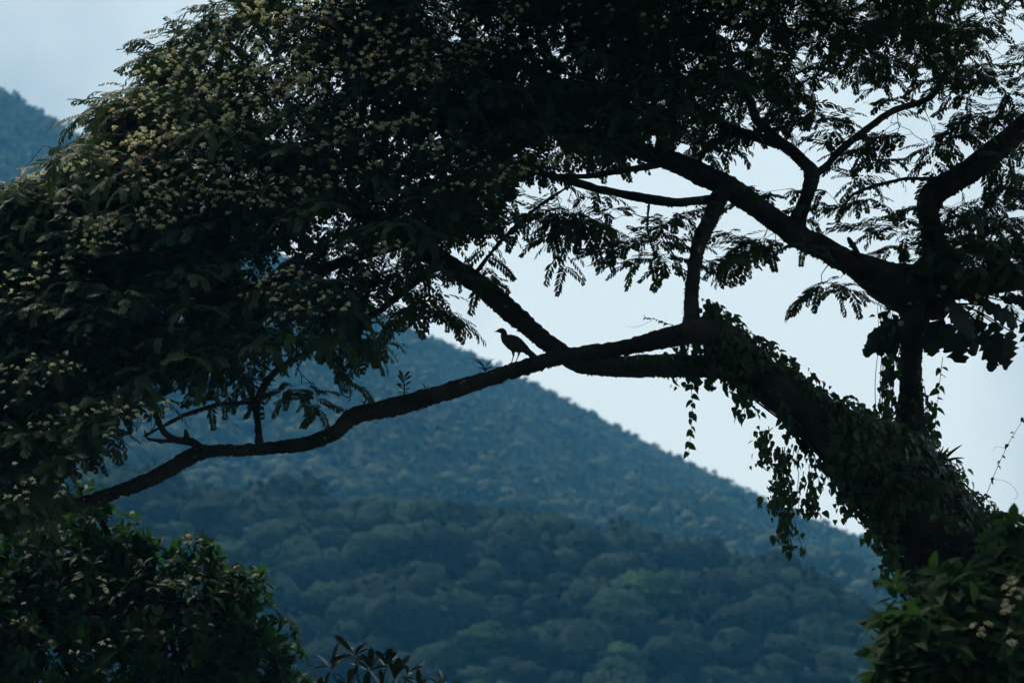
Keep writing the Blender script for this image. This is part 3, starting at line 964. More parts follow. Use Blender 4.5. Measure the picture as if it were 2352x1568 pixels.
for (a, b, wd, n) in BAND:
    n = max(1, int(n * 1.15))
    t = RNG.random(n)
    cu = a[0] + (b[0] - a[0]) * t + RNG.normal(size=n) * wd * 0.45
    cv = a[1] + (b[1] - a[1]) * t + RNG.normal(size=n) * wd * 0.45
    for i in range(n):
        dpt = front(cu[i], cv[i]) - 0.42 + RNG.random() * 0.2
        c = P(cu[i], cv[i], dpt)
        m = int(2 + RNG.random() ** 2 * 8)
        root = c - np.array([0, 0, 0.13])
        off = RNG.normal(size=(m, 3)) * np.array([0.055 + 0.010 * m, 0.05, 0.03])
        pos = c + off + np.stack([np.zeros(m), np.zeros(m), 0.35 * off[:, 0]], -1)
        up = norm(np.array([0, 0, 1.0]) + off * 3 + RNG.normal(size=(m, 3)) * 0.2)
        R = orient(np.cross(up, RNG.normal(size=(m, 3))), up)
        old = RNG.random(m) < 0.12
        pos[old, 2] -= 0.03
        k = np.where(old, RNG.integers(4, 6, m), RNG.integers(0, 4, m))
        pf.add(pos, R, 0.55 + 0.42 * RNG.random(m), k, np.where(old, 0.1, 0.6))
        for p_ in pos:
            q = np.column_stack([np.stack([root, (root + p_) / 2 + [0, 0, -0.01], p_]), [0.003, 0.002, 0.0015]])
            V, fs = tube(q, 3, cap=False)
            stalks.add(V, fs)
link("flower_stalks", stalks.mesh("flower_stalks"), M_TWIG, tree, kind="stuff")
pf.build("flower_head", "blossoms", tree, [M_CREAM] * 4 + [M_RUST] * 2, 300)


# ------------------------------------------------------------------ broad leaves: vine, shrubs
def leaf_template(L, W, fold, droop, shape, seed):
    """shape: list of (t, half width fraction)"""
    V = []
    ts = [s[0] for s in shape]
    for (t, w) in shape:
        x = L * (t - 0.12 * droop * t * t)
        z = -droop * L * t * t * 0.6
        h = W * 0.5 * w
        V += [(x, 0, z), (x, h, z + h * fold), (x, -h, z + h * fold)]
    F4, F3 = [], []
    n = len(shape)
    for i in range(n - 1):
        a, b = 3 * i, 3 * (i + 1)
        F4 += [(a, b, b + 1, a + 1), (a, a + 2, b + 2, b)]
    return np.array(V, float), [np.array(F4)]


HEART = [(0.0, 0.55), (0.12, 0.95), (0.35, 1.0), (0.65, 0.68), (0.86, 0.25), (1.0, 0.02)]
OVAL = [(0.0, 0.05), (0.15, 0.5), (0.4, 0.98), (0.65, 0.92), (0.85, 0.5), (1.0, 0.02)]
LANCE = [(0.0, 0.08), (0.2, 0.45), (0.5, 0.9), (0.75, 1.0), (0.92, 0.6), (1.0, 0.08)]
VINE_T = [leaf_template(0.095, 0.068, 0.25, 0.4, HEART, 1), leaf_template(0.085, 0.065, 0.5, 0.8, HEART, 2), leaf_template(0.105, 0.064, 0.35, 0.6, HEART, 3)]
BROAD_T = [leaf_template(0.125, 0.052, 0.3, 0.25, OVAL, 1), leaf_template(0.11, 0.05, 0.15, 0.55, OVAL, 2), leaf_template(0.14, 0.055, 0.45, 0.9, OVAL, 3)]
LANCE_T = [leaf_template(0.23, 0.062, 0.25, 0.15, LANCE, 1), leaf_template(0.20, 0.055, 0.35, 0.5, LANCE, 2)]


def tube_surface(q, n, r_, t0=0.0, t1=1.0):
    c, rr = q[:, :3], q[:, 3]
    t, nn, b = frames(c)
    i = np.clip((t0 + (t1 - t0) * r_.random(n)) * (len(c) - 1), 0, len(c) - 1).astype(int)
    ang = r_.random(n) * 6.283
    dr = np.cos(ang)[:, None] * nn[i] + np.sin(ang)[:, None] * b[i]
    return c[i] + dr * rr[i][:, None], dr


rv = np.random.default_rng(29)
vine = empty("climbing_vine", P(2150, 1330, 29.9), "leafy green vine covering the leaning trunk and hanging beneath it in bunches", "vine")
vs = Scatter(VINE_T)


def vine_leaves(p, nrm, hang, pri, smin=0.38, smax=0.92):
    n = len(p)
    down = np.tile([0, 0, -1.0], (n, 1)) * hang + nrm * 0.55 + rv.normal(size=(n, 3)) * 0.4
    nn = nrm + np.array([0, -0.1, 0.45]) + rv.normal(size=(n, 3)) * 0.35
    vs.add(p, orient(down, nn), smin + (smax - smin) * rv.random(n), rv.integers(0, 3, n), pri)


i0 = int(np.argmin(np.linalg.norm(tq[:, :3] - P(2280, 1400, 30.15), axis=1))) / len(tq)
p, dr = tube_surface(tq, 6200, rv, i0, 0.995)
dens = fbm(p, 2.3, 2, 61)
keep = (dens + 0.25 * dr[:, 2] > -0.20)
p, dr = p[keep], dr[keep]
vine_leaves(p + dr * (0.02 + 0.10 * rv.random(len(p)) ** 2)[:, None], dr, 0.8, 0.6 - 2 * (dr[:, 1] > 0.2))
for key, t0, t1, n, hg in (('stump', 0, 1, 130, 0.6), ('A', 0.03, 0.16, 190, 1.0), ('V', 0.0, 0.22, 420, 0.9), ('B', 0.0, 0.055, 120, 0.6)):
    p, dr = tube_surface(PATHS[key], n, rv, t0, t1)
    vine_leaves(p + dr * (0.02 + 0.06 * rv.random(len(p)))[:, None], dr, hg, 0.6)
stems = Joined()
# hanging bunches: (u, v) from -> to, depth, width px, leaves
for (ua, va, ub, vb, d0, wd, n) in ((1800, 1040, 1790, 1150, 29.85, 34, 120), (1790, 1130, 1815, 1262, 29.8, 28, 110), (1760, 990, 1750, 1060, 29.85, 22, 45), (1700, 880, 1725, 955, 29.8, 30, 60),
                                    (1870, 1090, 1860, 1180, 29.8, 24, 60), (1940, 1140, 1945, 1195, 29.75, 20, 26), (2020, 1200, 2010, 1240, 29.75, 24, 30), (2050, 1240, 2035, 1330, 29.75, 26, 70),
                                    (2110, 1300, 2105, 1390, 29.75, 34, 100), (2190, 1310, 2180, 1400, 29.6, 40, 110), (2290, 1240, 2330, 1300, 29.6, 40, 90), (2030, 1010, 2040, 700, 30.45, 22, 150), (2050, 860, 2055, 720, 30.45, 12, 50), (2050, 1000, 2000, 1040, 30.2, 20, 50), (2130, 900, 2150, 1050, 30.5, 12, 30),
                                    (1990, 955, 2010, 960, 30.1, 10, 8), (1665, 720, 1620, 690, 29.7, 10, 14), (1560, 815, 1430, 818, 29.95, 5, 22), (1470, 824, 1400, 822, 30.0, 3, 10), (1640, 790, 1560, 800, 29.8, 16, 40)):
    t = rv.random(n)
    u = ua + (ub - ua) * t + np.clip(rv.normal(size=n), -1.5, 1.5) * wd * (0.55 + 0.3 * np.sin(t * 9))
    v = va + (vb - va) * t + np.clip(rv.normal(size=n), -1.5, 1.5) * wd * 0.4
    p = P(u, v, d0 + rv.normal(size=n) * 0.10)
    nr = norm(np.stack([(u - (ua + ub) / 2) / 60, -0.6 + rv.normal(size=n) * 0.5, 0.3 + 0 * u], -1))
    vine_leaves(p, nr, 1.3, 1.0)
    for s in range(max(2, n // 14)):
        uu = ua + (ub - ua) * np.linspace(-0.1, 1, 5) + rv.normal() * wd * 0.5 + rv.normal(size=5) * 4
        vv = va + (vb - va) * np.linspace(-0.1, 1, 5) + rv.normal(size=5) * 4
        q = catmull(np.column_stack([P(uu, vv, np.full(5, d0 + rv.normal() * 0.05)), np.linspace(0.004, 0.002, 5)]), 0.05)
        V, fs = tube(q, 4, cap=False); stems.add(V, fs)
for s in range(9):                                     # woody stems creeping up the trunk
    a = rv.random() * 6.283
    ks = np.linspace(i0, 0.99, 40)
    idx = (ks * (len(tq) - 1)).astype(int)
    t_, n_, b_ = frames(tq[:, :3])
    aa = a + np.cumsum(rv.normal(size=40) * 0.18)
    c = tq[idx, :3] + (np.cos(aa)[:, None] * n_[idx] + np.sin(aa)[:, None] * b_[idx]) * (tq[idx, 3] * 1.06)[:, None]
    V, fs = tube(catmull(np.column_stack([c, np.full(40, 0.009)]), 0.06), 5, cap=False); stems.add(V, fs)
link("stem", stems.mesh("stem"), M_TWIG, vine)
vs.build("leaf", "vine_foliage", vine, [M_VINE] * 3, 300)


def strand(name, label, pts, leaves, mat_l, tmpl, size, curl=(), hang=1.0, thick=0.003, seed=1, cat="vine"):
    """a single stem with its own leaves; pts (u, v, d)"""
    r = np.random.default_rng(seed)
    a = np.asarray(pts, float)
    w = np.column_stack([P(a[:, 0], a[:, 1], a[:, 2]), np.linspace(thick, thick * 0.5, len(a))])
    q = catmull(w, 0.02)
    e = empty(name, q[0, :3], label, cat)
    V, fs = tube(q, 5, cap=True)
    link("stem", make_mesh("stem", V, fs, True), M_TWIG, e)
    me = [make_mesh("leaf", t[0], t[1]) for t in tmpl]
    for m in me: m.materials.append(mat_l)
    for k in range(leaves):
        i = int((0.08 + 0.9 * (k + r.random() * 0.8) / leaves) * (len(q) - 1))
        i = min(i, len(q) - 1)
        sd = (-1) ** k
        dirv = np.array([[sd * 0.8 + r.normal() * 0.2, r.normal() * 0.5, -hang + r.normal() * 0.3]])
        R = orient(dirv, np.array([[r.normal() * 0.4, -0.7, 0.6 + r.normal() * 0.3]]))[0]
        o = link("leaf", me[k % len(me)], None, e)
        o.matrix_basis = mat4(R, q[i, :3], size * (0.7 + 0.5 * r.random()))
    for c in curl:
        a = np.asarray(c, float)
        V, fs = tube(catmull(np.column_stack([P(a[:, 0], a[:, 1], a[:, 2]), np.linspace(0.0016, 0.0008, len(a))]), 0.015), 3, cap=False)
        link("tendril", make_mesh("tendril", V, fs), M_TWIG, e)
    return e


strand("hanging_vine", "thin vine strand with a few heart shaped leaves dangling below the forked limb",
       [(1582, 862, 29.75), (1590, 920, 29.75), (1588, 980, 29.75), (1584, 1020, 29.75), (1580, 1052, 29.75)], 14, M_VINE, VINE_T, 0.74, seed=4)
strand("hanging_vine", "leafy vine strand hanging to the right of the upright trunk",
       [(2165, 820, 30.4), (2158, 880, 30.4), (2150, 950, 30.4), (2145, 1010, 30.4), (2150, 1060, 30.4)], 18, M_VINE, VINE_T, 0.85, seed=6, hang=0.5)
strand("climbing_shoot", "thin leafy shoot with curling tendrils rising at the right edge beside the leaning trunk",
       [(2240, 1215, 29.6), (2268, 1130, 29.6), (2290, 1075, 29.6), (2318, 1015, 29.6), (2348, 965, 29.6), (2375, 900, 29.6)], 16, M_DARKLEAF, VINE_T, 0.45, seed=8, hang=0.4,
       curl=([(2282, 1100, 29.6), (2310, 1105, 29.6), (2330, 1120, 29.6), (2338, 1140, 29.6), (2328, 1146, 29.6)],
             [(2262, 1150, 29.6), (2235, 1130, 29.6), (2215, 1140, 29.6), (2200, 1125, 29.6)],
             [(2310, 1030, 29.6), (2290, 1025, 29.6), (2280, 1035, 29.6)]), cat="plant")
strand("climbing_shoot", "bushy low vine shoot leaning over the right rim of the trunk",
       [(2215, 1270, 29.7), (2260, 1200, 29.65), (2300, 1180, 29.6), (2360, 1190, 29.6)], 34, M_VINE, VINE_T, 0.9, seed=9, hang=0.5, cat="plant")
strand("climbing_shoot", "wispy vine tip with tiny leaves above the fork of the bird's branch",
       [(1560, 752, 29.6), (1530, 742, 29.6), (1500, 732, 29.6), (1484, 730, 29.6), (1478, 722, 29.6)], 12, M_VINE, VINE_T, 0.33, seed=12, hang=0.6,
       curl=([(1500, 735, 29.6), (1470, 748, 29.6), (1455, 752, 29.6), (1440, 748, 29.6)],), cat="plant")


def rosettes(sc, centers, normals, nl, pitch, scale, r, pri, ntmpl, pre=None):
    for c, n in zip(centers, normals):
        m = int(r.integers(nl[0], nl[1]))
        a = r.random() * 6.283 + np.arange(m) * 2.39996
        t = np.cross(n, [0.2, 0.3, 0.9]); t = norm(t)
        b = np.cross(n, t)
        pt = np.radians(pitch[0] + (pitch[1] - pitch[0]) * r.random(m))
        rad = np.cos(a)[:, None] * t + np.sin(a)[:, None] * b
        tip = rad * np.cos(pt)[:, None] + n * np.sin(pt)[:, None]
        nn = n[None] * np.cos(pt)[:, None] - rad * np.sin(pt)[:, None] + r.normal(size=(m, 3)) * 0.2
        sc.add(c + rad * 0.008 + n * (r.random(m) * 0.05)[:, None], orient(tip, nn), scale * (0.7 + 0.5 * r.random(m)), r.integers(0, ntmpl, m), pri(c) if callable(pri) else pri)


def lobe_crown(name, label, cat, base, lobes, material_, tmpl, n, seed, nl=(5, 9), scale=1.0, pitch=(5, 60), jitter=0.25):
    r = np.random.default_rng(seed)
    e = empty(name, base, label, cat)
    sc = Scatter(tmpl)
    tot = sum(l[3] ** 2 for l in lobes)
    br = Joined()
    hub = np.asarray(base, float)
    mid = np.mean([P(l[0], l[1], l[2]) for l in lobes], axis=0)
    V, fs = tube(catmull(np.column_stack([np.stack([hub + [0, 0, -0.2], hub + (mid - hub) * 0.5 + [0.08, 0.05, 0], mid]), [0.11, 0.085, 0.05]]), 0.08), 12, 0.1)
    link("trunk", make_mesh("trunk", V, fs, True), M_BARK, e)
    for (u, v, d, rp) in lobes:
        c = P(u, v, d); R = rp * d / F
        k = int(n * rp ** 2 / tot)
        dr = norm(r.normal(size=(k, 3)) + np.array([0, -0.25, 0.25]))
        rad = R * (1 - jitter * r.random(k) ** 1.6) * (0.93 + 0.16 * fbm(dr + u, 2.5, 2, seed))
        pos = c + dr * rad[:, None]
        nrm_ = norm(dr + np.array([0, 0, 0.45]) + r.normal(size=(k, 3)) * 0.25)
        rosettes(sc, pos, nrm_, nl, pitch, scale, r, lambda q: 1.0 if (q[1] - c[1]) < 0 else 0.0, len(tmpl))
        V, fs = tube(np.column_stack([np.linspace(0, 1, 6)[:, None] * (c - mid) + mid + r.normal(size=(6, 3)) * 0.02, np.linspace(0.05, 0.02, 6)]), 7)
        br.add(V, fs)
        for p_ in pos[::2]:
            q = np.column_stack([np.stack([c + (p_ - c) * 0.2, c + (p_ - c) * 0.6 + r.normal(size=3) * 0.03, p_]), [0.010, 0.006, 0.003]])
            V, fs = tube(q, 3, cap=False); br.add(V, fs)
    link("branches", br.mesh("branches"), M_TWIG, e, kind="stuff")
    sc.build("leaf", "crown_foliage", e, [material_] * len(tmpl), 300)
    return e


gb = P(300, 1500, 31.4)
lobe_crown("broadleaf_tree", "rounded bushy tree with glossy broad leaves in the lower left corner", "tree", (gb[0], gb[1], 0.0),
           [(120, 1490, 31.6, 300), (400, 1500, 31.2, 225), (560, 1580, 31.0, 130), (270, 1330, 31.5, 120), (120, 1300, 31.8, 150), (660, 1660, 31.0, 120), (520, 1420, 31.3, 120), (-150, 1450, 31.6, 260),
            (200, 1160, 31.5, 40), (300, 1232, 31.3, 40), (215, 1215, 31.4, 50), (440, 1275, 31.2, 42), (500, 1290, 31.2, 36), (575, 1370, 31.1, 44), (630, 1460, 31.0, 44), (665, 1530, 31.0, 36), (350, 1280, 31.3, 34)],
           M_BROAD, BROAD_T, 1700, 37, jitter=0.6, pitch=(-5, 70))

sb = P(850, 1620, 28.6)
shrub_pts = [(815, 1508, 28.6), (765, 1545, 28.7), (850, 1545, 28.5), (885, 1535, 28.6), (905, 1560, 28.5), (935, 1556, 28.6), (800, 1580, 28.5), (960, 1590, 28.6), (880, 1590, 28.6),
             (1015, 1585, 28.6), (840, 1610, 28.6), (740, 1600, 28.7), (920, 1620, 28.5)]
e = empty("sprouting_shrub", (sb[0], sb[1], 0.0), "dark shrub of upright paddle leaves poking up at the bottom edge left of centre", "shrub")
rr_ = np.random.default_rng(90)
sc = Scatter(LANCE_T)
cs = np.array([P(*q) for q in shrub_pts])
nr = norm(np.stack([(cs[:, 0] - sb[0]) * 0.8, rr_.normal(size=len(cs)) * 0.2, np.ones(len(cs))], -1))
rosettes(sc, cs, nr, (7, 11), (5, 70), 0.9, rr_, 1.0, 2)
st = Joined()
for c in cs:
    q = catmull(np.column_stack([np.stack([[sb[0], sb[1], -0.1], [sb[0] * 0.9 + c[0] * 0.1, sb[1], 2.4], c * 0.5 + sb * 0.5 - [0, 0, 0.3], c]), [0.03, 0.02, 0.009, 0.005]]), 0.1)
    V, fs = tube(q, 5); st.add(V, fs)
link("stem", st.mesh("stem"), M_TWIG, e)
sc.build("leaf", "shrub_foliage", e, [M_DARKLEAF] * 2, 300)

nb = P(2280, 1600, 20.0)
near_shrub = lobe_crown("flowering_shrub", "soft focus shrub with pale flower clusters in the lower right corner", "shrub", (nb[0], nb[1], 0.0),
                        [(2270, 1570, 20.0, 170), (2120, 1510, 19.7, 95), (2330, 1400, 20.1, 95), (2210, 1430, 20.0, 80), (2070, 1590, 19.6, 75), (2080, 1385, 20.0, 36), (2170, 1345, 20.1, 36), (2290, 1310, 20.3, 40), (2030, 1465, 19.9, 34), (2335, 1265, 20.4, 44), (2260, 1365, 20.3, 44), (2020, 1530, 19.7, 30)],
                        M_NEAR, BROAD_T, 520, 55, nl=(3, 8), scale=1.15, pitch=(-15, 60), jitter=0.5)
pf2 = [puff_template(120 + i, 24, 0.022) for i in range(3)]
pm = [make_mesh("flower_head", t[0], t[1]) for t in pf2]
for m in pm: m.materials.append(M_PALEFLOWER)
for (u, v, n) in ((2325, 1345, 7), (2245, 1440, 6), (2300, 1395, 5), (2180, 1520, 2), (2345, 1375, 4), (2330, 1480, 3)):
    for i in range(n):
        o = link("flower_head", pm[i % 3], None, near_shrub)
        p_ = P(u + random.gauss(0, 14), v + random.gauss(0, 12), 19.55 + random.gauss(0, 0.05))
        o.matrix_basis = mat4(orient(np.array([[random.gauss(0, 1), 1, 0]]), np.array([[random.gauss(0, .4), -0.5, 1.0]]))[0], p_, random.uniform(0.9, 1.4))


# ------------------------------------------------------------------ big lobed leaves, strap leaves, ferns
def lobed_leaf(L, W, seed, nl=5, depth=0.45):
    r = np.random.default_rng(seed)
    m = nl * 4 + 1
    V, F4 = [], []
    for i in range(m):
        t = i / (m - 1)
        env = (math.sin(math.pi * min(1, 0.12 + 0.86 * t)) ** 0.7) * W * 0.5
        wob = 1 - depth * (0.5 - 0.5 * math.cos(2 * math.pi * nl * (t + 0.05 * math.sin(7 * t + seed)) + seed)) * (0.3 + 0.7 * r.random()) - 0.16 * r.random()
        z = -0.35 * L * t * t
        for sd in (1, -1):
            wv = env * (1 + (wob - 1) * (0.5 + 0.9 * r.random())) * (0.88 + 0.2 * r.random())
            V.append((L * t + 0.10 * wv, sd * wv, z - 0.18 * wv + 0.012 * r.normal()))
        V.append((L * t, 0, z + 0.01))
    for i in range(m - 1):
        a, b = 3 * i, 3 * (i + 1)
        F4 += [(a + 2, b + 2, b, a), (a + 2, a + 1, b + 1, b + 2)]
    return np.array(V), [np.array(F4)]


BIG = [lobed_leaf(0.44, 0.34, i, 5, d) for i, d in ((1, 0.25), (2, 0.45), (3, 0.6))]
bm = [make_mesh("leaf", t[0], t[1]) for t in BIG]
for m in bm: m.materials.append(M_BIGLEAF)
root = P(2150, 700, 30.5)
phil = empty("lobed_leaf_climber", root, "climbing plant with very large dark lobed leaves on the upright trunk", "plant")
rp = np.random.default_rng(14)
BL = [(2065, 735, -0.9, -0.55, 1.0, 0), (2090, 725, -0.75, -0.7, 0.85, 0), (2075, 770, -0.8, -0.5, 0.9, 1), (2150, 735, 0.15, -1, 1.1, 0), (2170, 745, 0.35, -1.0, 1.1, 1), (2200, 725, 0.5, -0.7, 1.05, 2), (2240, 735, 0.6, -0.8, 1.05, 2),
      (2280, 740, 0.4, -0.9, 0.9, 2), (2260, 700, 0.9, -0.3, 1.0, 1), (2300, 690, 0.8, 0.25, 0.95, 0), (2320, 760, 0.2, -0.9, 0.85, 2), (2350, 740, 0.5, -0.8, 0.9, 2), (2220, 690, 0.9, 0.2, 0.9, 0),
      (2120, 690, -0.5, -0.6, 0.8, 1), (2340, 690, 0.9, -0.2, 1.0, 2), (2180, 690, 0.4, -0.5, 0.9, 0), (2300, 790, -0.5, -0.7, 0.6, 2)]
stp = Joined()
for (u, v, dx, dz, s, k) in BL:
    d0 = 30.35 + rp.normal() * 0.10
    p_ = P(u, v, d0)
    R = orient(np.array([[dx, rp.normal() * 0.25, dz]]), np.array([[rp.normal() * 0.3, -0.75, 0.65]]))[0]
    o = link("leaf", bm[k], None, phil)
    o.matrix_basis = mat4(R, p_, s * rp.uniform(0.62, 0.95))
    q = catmull(np.column_stack([np.stack([root, (root + p_) / 2 + [0, -0.05, 0.06], p_]), [0.010, 0.007, 0.006]]), 0.04)
    V, fs = tube(q, 5); stp.add(V, fs)
link("leaf_stalks", stp.mesh("leaf_stalks"), M_TWIG, phil, kind="stuff")
for i in range(7):                                   # pale withered blooms on its stalks
    me = pm[i % 3]
    o = link("dry_bloom", me, None, phil)
    o.matrix_basis = mat4(orient(np.array([[1.0, 0.2, 0]]), np.array([[random.gauss(0, .6), -0.6, random.gauss(0, 0.6)]]))[0],
                          P(random.choice((2175, 2200, 2070, 2255)) + random.gauss(0, 10), random.choice((675, 690, 725)) + random.gauss(0, 8), 30.05), random.uniform(0.8, 1.3))


def strap(L, w, bend, up=1.25):
    n = 9
    V = []
    a = up; x = z = 0.0
    for i in range(n):
        t = i / (n - 1)
        h = w * (1 - t) ** 0.6 * (0.5 + 0.5 * min(1, t * 4)) + 0.0006
        V += [(x - 0.5 * h, h * 0.8, z + h * 0.9), (x, 0, z), (x + 0.5 * h, -h * 0.8, z - h * 0.9)]
        x += math.cos(a) * L / (n - 1); z += math.sin(a) * L / (n - 1)
        a -= bend / (n - 1)
    F4 = []
    for i in range(n - 1):
        b, c = 3 * i, 3 * (i + 1)
        F4 += [(b, b + 1, c + 1, c), (b + 1, b + 2, c + 2, c + 1)]
    return np.array(V), [np.array(F4)]


def tuft(name, label, pos, blades, mat_, cat="plant"):
    """blades: (yaw deg, length, width, bend, start angle)"""
    e = empty(name, pos, label, cat)
    for (yaw, L, w, bend, upa) in blades:
        V, fs = strap(L, w, bend, upa)
        y = math.radians(yaw)
        R = np.array([[math.cos(y), -math.sin(y), 0], [math.sin(y), math.cos(y), 0], [0, 0, 1]])
        link("blade", make_mesh("blade", V @ R.T + np.asarray(pos), fs), mat_, e)
    return e


def on_top(key, u):
    """highest point of a limb below the picture column u"""
    q = PATHS[key]
    rel = q[:, :3] - CAM
    dep = rel @ FWD
    uu = CU + F * (rel @ RGT) / dep
    i = int(np.argmin(np.abs(uu - u)))
    t = norm(q[min(i + 1, len(q) - 1), :3] - q[i - 1, :3])
    nup = np.array([0, 0, 1.0]) - t * t[2]
    return q[i, :3] + norm(nup) * q[i, 3] * 0.92


tuft("air_plant", "tiny spidery air plant with arching blades in front of the bird on its branch", on_top('B', 1118),
     [(180, 0.185, 0.0060, 1.5, 1.35), (172, 0.14, 0.0058, 1.3, 1.3), (190, 0.09, 0.004, 1.9, 1.1), (0, 0.145, 0.0056, 1.2, 1.45), (8, 0.11, 0.0058, 1.9, 1.1), (-20, 0.09, 0.004, 1.6, 0.9), (150, 0.08, 0.004, 1.2, 1.0), (90, 0.1, 0.004, 1.2, 1.2)], M_DARKLEAF)
ep = on_top('B', 932)
e = empty("epiphyte_seedling", ep, "small upright seedling with paddle leaves growing on top of the bird's branch", "plant")
q = catmull(np.column_stack([np.stack([ep - [0, 0, 0.02], ep + [0.006, 0, 0.07], ep + [-0.004, 0, 0.13]]), [0.006, 0.005, 0.003]]), 0.01)
V, fs = tube(q, 6)
link("stem", make_mesh("stem", V, fs, True), M_TWIG, e)
lm = [make_mesh("leaf", t[0], t[1]) for t in LANCE_T]
for m in lm: m.materials.append(M_DARKLEAF)
for i, (h, dx, dz, s) in enumerate(((0.05, -0.6, 0.5, .30), (0.04, 0.7, 0.4, .28), (0.07, 0.6, 0.5, .34), (0.08, -0.7, 0.3, .30), (0.10, -0.5, 0.8, .38), (0.11, 0.7, 0.8, .42), (0.125, -0.4, 1, .40), (0.13, 0.45, 0.9, .44), (0.02, -0.8, 0.2, .2), (0.025, 0.8, 0.1, .2))):
    o = link("leaf", lm[i % 2], None, e)
    o.matrix_basis = mat4(orient(np.array([[dx, -0.15, dz]]), np.array([[-dx * 0.4, -0.8, 0.4]]))[0], ep + np.array([0, 0, h]), s)
for (u, lab, n) in ((985, "pair of tiny sprouts on the branch right of the small seedling", 4), (842, "tiny sprout at the bend of the bird's branch", 3), (800, "short tuft of sprouts where the bird's branch bends down", 6)):
    tuft("branch_sprout", lab, on_top('B', u), [(180 * (i % 2) + random.gauss(0, 25), 0.035 + 0.025 * random.random(), 0.005, 0.5, 1.0 + 0.4 * random.random()) for i in range(n)], M_DARKLEAF)
tuft("strap_leaf_plant", "stiff pointed strap leaves jutting right from the foot of the upright trunk", P(2150, 1075, 30.1),
     [(0, 0.30, 0.020, 0.4, 0.9), (-15, 0.26, 0.022, 0.9, 0.7), (20, 0.22, 0.02, 0.3, 1.1), (-30, 0.24, 0.018, 1.5, 0.4), (5, 0.2, 0.016, 0.2, 1.3), (-60, 0.2, 0.02, 0.9, 0.8)], M_DARKLEAF)
tuft("strap_leaf_plant", "few short blunt leaves sticking up from the vine covered trunk's upper rim", P(1805, 862, 29.85),
     [(0, 0.14, 0.010, 0.2, 1.15), (10, 0.13, 0.011, 0.3, 0.9), (-10, 0.12, 0.010, 0.2, 0.75), (15, 0.09, 0.008, 0.2, 0.5)], M_DARKLEAF)


def fern(label, pos, fr_):
    e = empty("fern", pos, label, "fern")
    for (yaw, upa, L, bend) in fr_:
        a = upa; x = z = 0.0
        V, F4 = [], []
        n = 16
        y = math.radians(yaw)
        R = np.array([[math.cos(y), -math.sin(y), 0], [math.sin(y), math.cos(y), 0], [0, 0, 1]])
        for i in range(n):
            t = i / (n - 1)
            ln = 0.075 * math.sin(math.pi * (0.12 + 0.86 * t)) ** 0.6
            fw = np.array([math.cos(a), 0, math.sin(a)])
            p0 = np.array([x, 0, z])
            for sd in (-1, 1):
                d = norm(np.array([0, sd, 0]) + fw * 0.5 + np.array([0, 0, -0.25]))
                k = len(V)
                V += [p0 - fw * 0.006, p0 + fw * 0.006, p0 + d * ln * 0.7 + fw * 0.005, p0 + d * ln]
                F4.append((k, k + 1, k + 2, k + 3))
            x += fw[0] * L / n; z += fw[2] * L / n
            a -= bend / n
        link("frond", make_mesh("frond", np.array(V) @ R.T + np.asarray(pos), [np.array(F4)]), M_NEAR, e)


fern("dark fern fronds curling over the right rim of the trunk below the strap leaves", P(2135, 1105, 29.65), [(-35, 0.2, 0.30, 1.3), (-60, 0.3, 0.3, 1.5), (-10, -0.2, 0.26, 1.0), (-90, 0.2, 0.28, 1.4)])
fern("dim fern fronds in the middle of the shaded trunk", P(2060, 1090, 29.62), [(200, 0.5, 0.26, 1.4), (-20, 0.4, 0.26, 1.4), (250, 0.4, 0.24, 1.5), (-70, 0.3, 0.28, 1.4)])


# ------------------------------------------------------------------ the bird
def Z(x, y, off=0.0):
    """coordinates read from the bird close-up"""
    u = (np.asarray(x, float) / 9.8 + 1160) / 1.06293
    v = (np.asarray(y, float) / 9.8 + 760) / 1.06293
    return P(u, v, BIRD_D - 0.0013 * (u - 1180) + off)


BIRD_D = 29.56
ZM = 29.56 / F / 9.8 / 1.06293                    # metres for one close-up pixel


def bird_loft(rings, seg=20):
    """rings: x, y, half height, half width"""
    a = np.asarray(rings, float)
    m = []
    t = np.linspace(0, len(a) - 1, (len(a) - 1) * 5 + 1)
    p = np.vstack([2 * a[0] - a[1], a, 2 * a[-1] - a[-2]])
    for k in t:
        i = min(int(k), len(a) - 2); f = k - i
        A, B, C, D = p[i], p[i + 1], p[i + 2], p[i + 3]
        m.append(0.5 * (2 * B + (-A + C) * f + (2 * A - 5 * B + 4 * C - D) * f * f + (-A + 3 * B - 3 * C + D) * f ** 3))
    m = np.array(m)
    c = Z(m[:, 0], m[:, 1])
    tg = norm(np.gradient(c, axis=0))
    side = np.cross(tg, UPV); sd = norm(FWD[None] - tg * (tg @ FWD)[:, None])
    up = np.cross(sd, tg)
    ang = np.linspace(0, 6.28318, seg, endpoint=False)
    V = c[:, None] + (np.cos(ang)[None, :, None] * up[:, None] * np.maximum(m[:, 2], 2)[:, None, None] + np.sin(ang)[None, :, None] * sd[:, None] * np.maximum(m[:, 3], 2)[:, None, None]) * ZM
    n = len(m)
    i = np.arange(n - 1)[:, None] * seg; j = np.arange(seg)[None]
    f = np.stack([i + j, i + (j + 1) % seg, i + seg + (j + 1) % seg, i + seg + j], -1).reshape(-1, 4)
    V = np.vstack([V.reshape(-1, 3), c[0], c[-1]])
    tri = [(n * seg, (s + 1) % seg, s) for s in range(seg)] + [(n * seg + 1, (n - 1) * seg + s, (n - 1) * seg + (s + 1) % seg) for s in range(seg)]
    return V, [f, np.array(tri)]


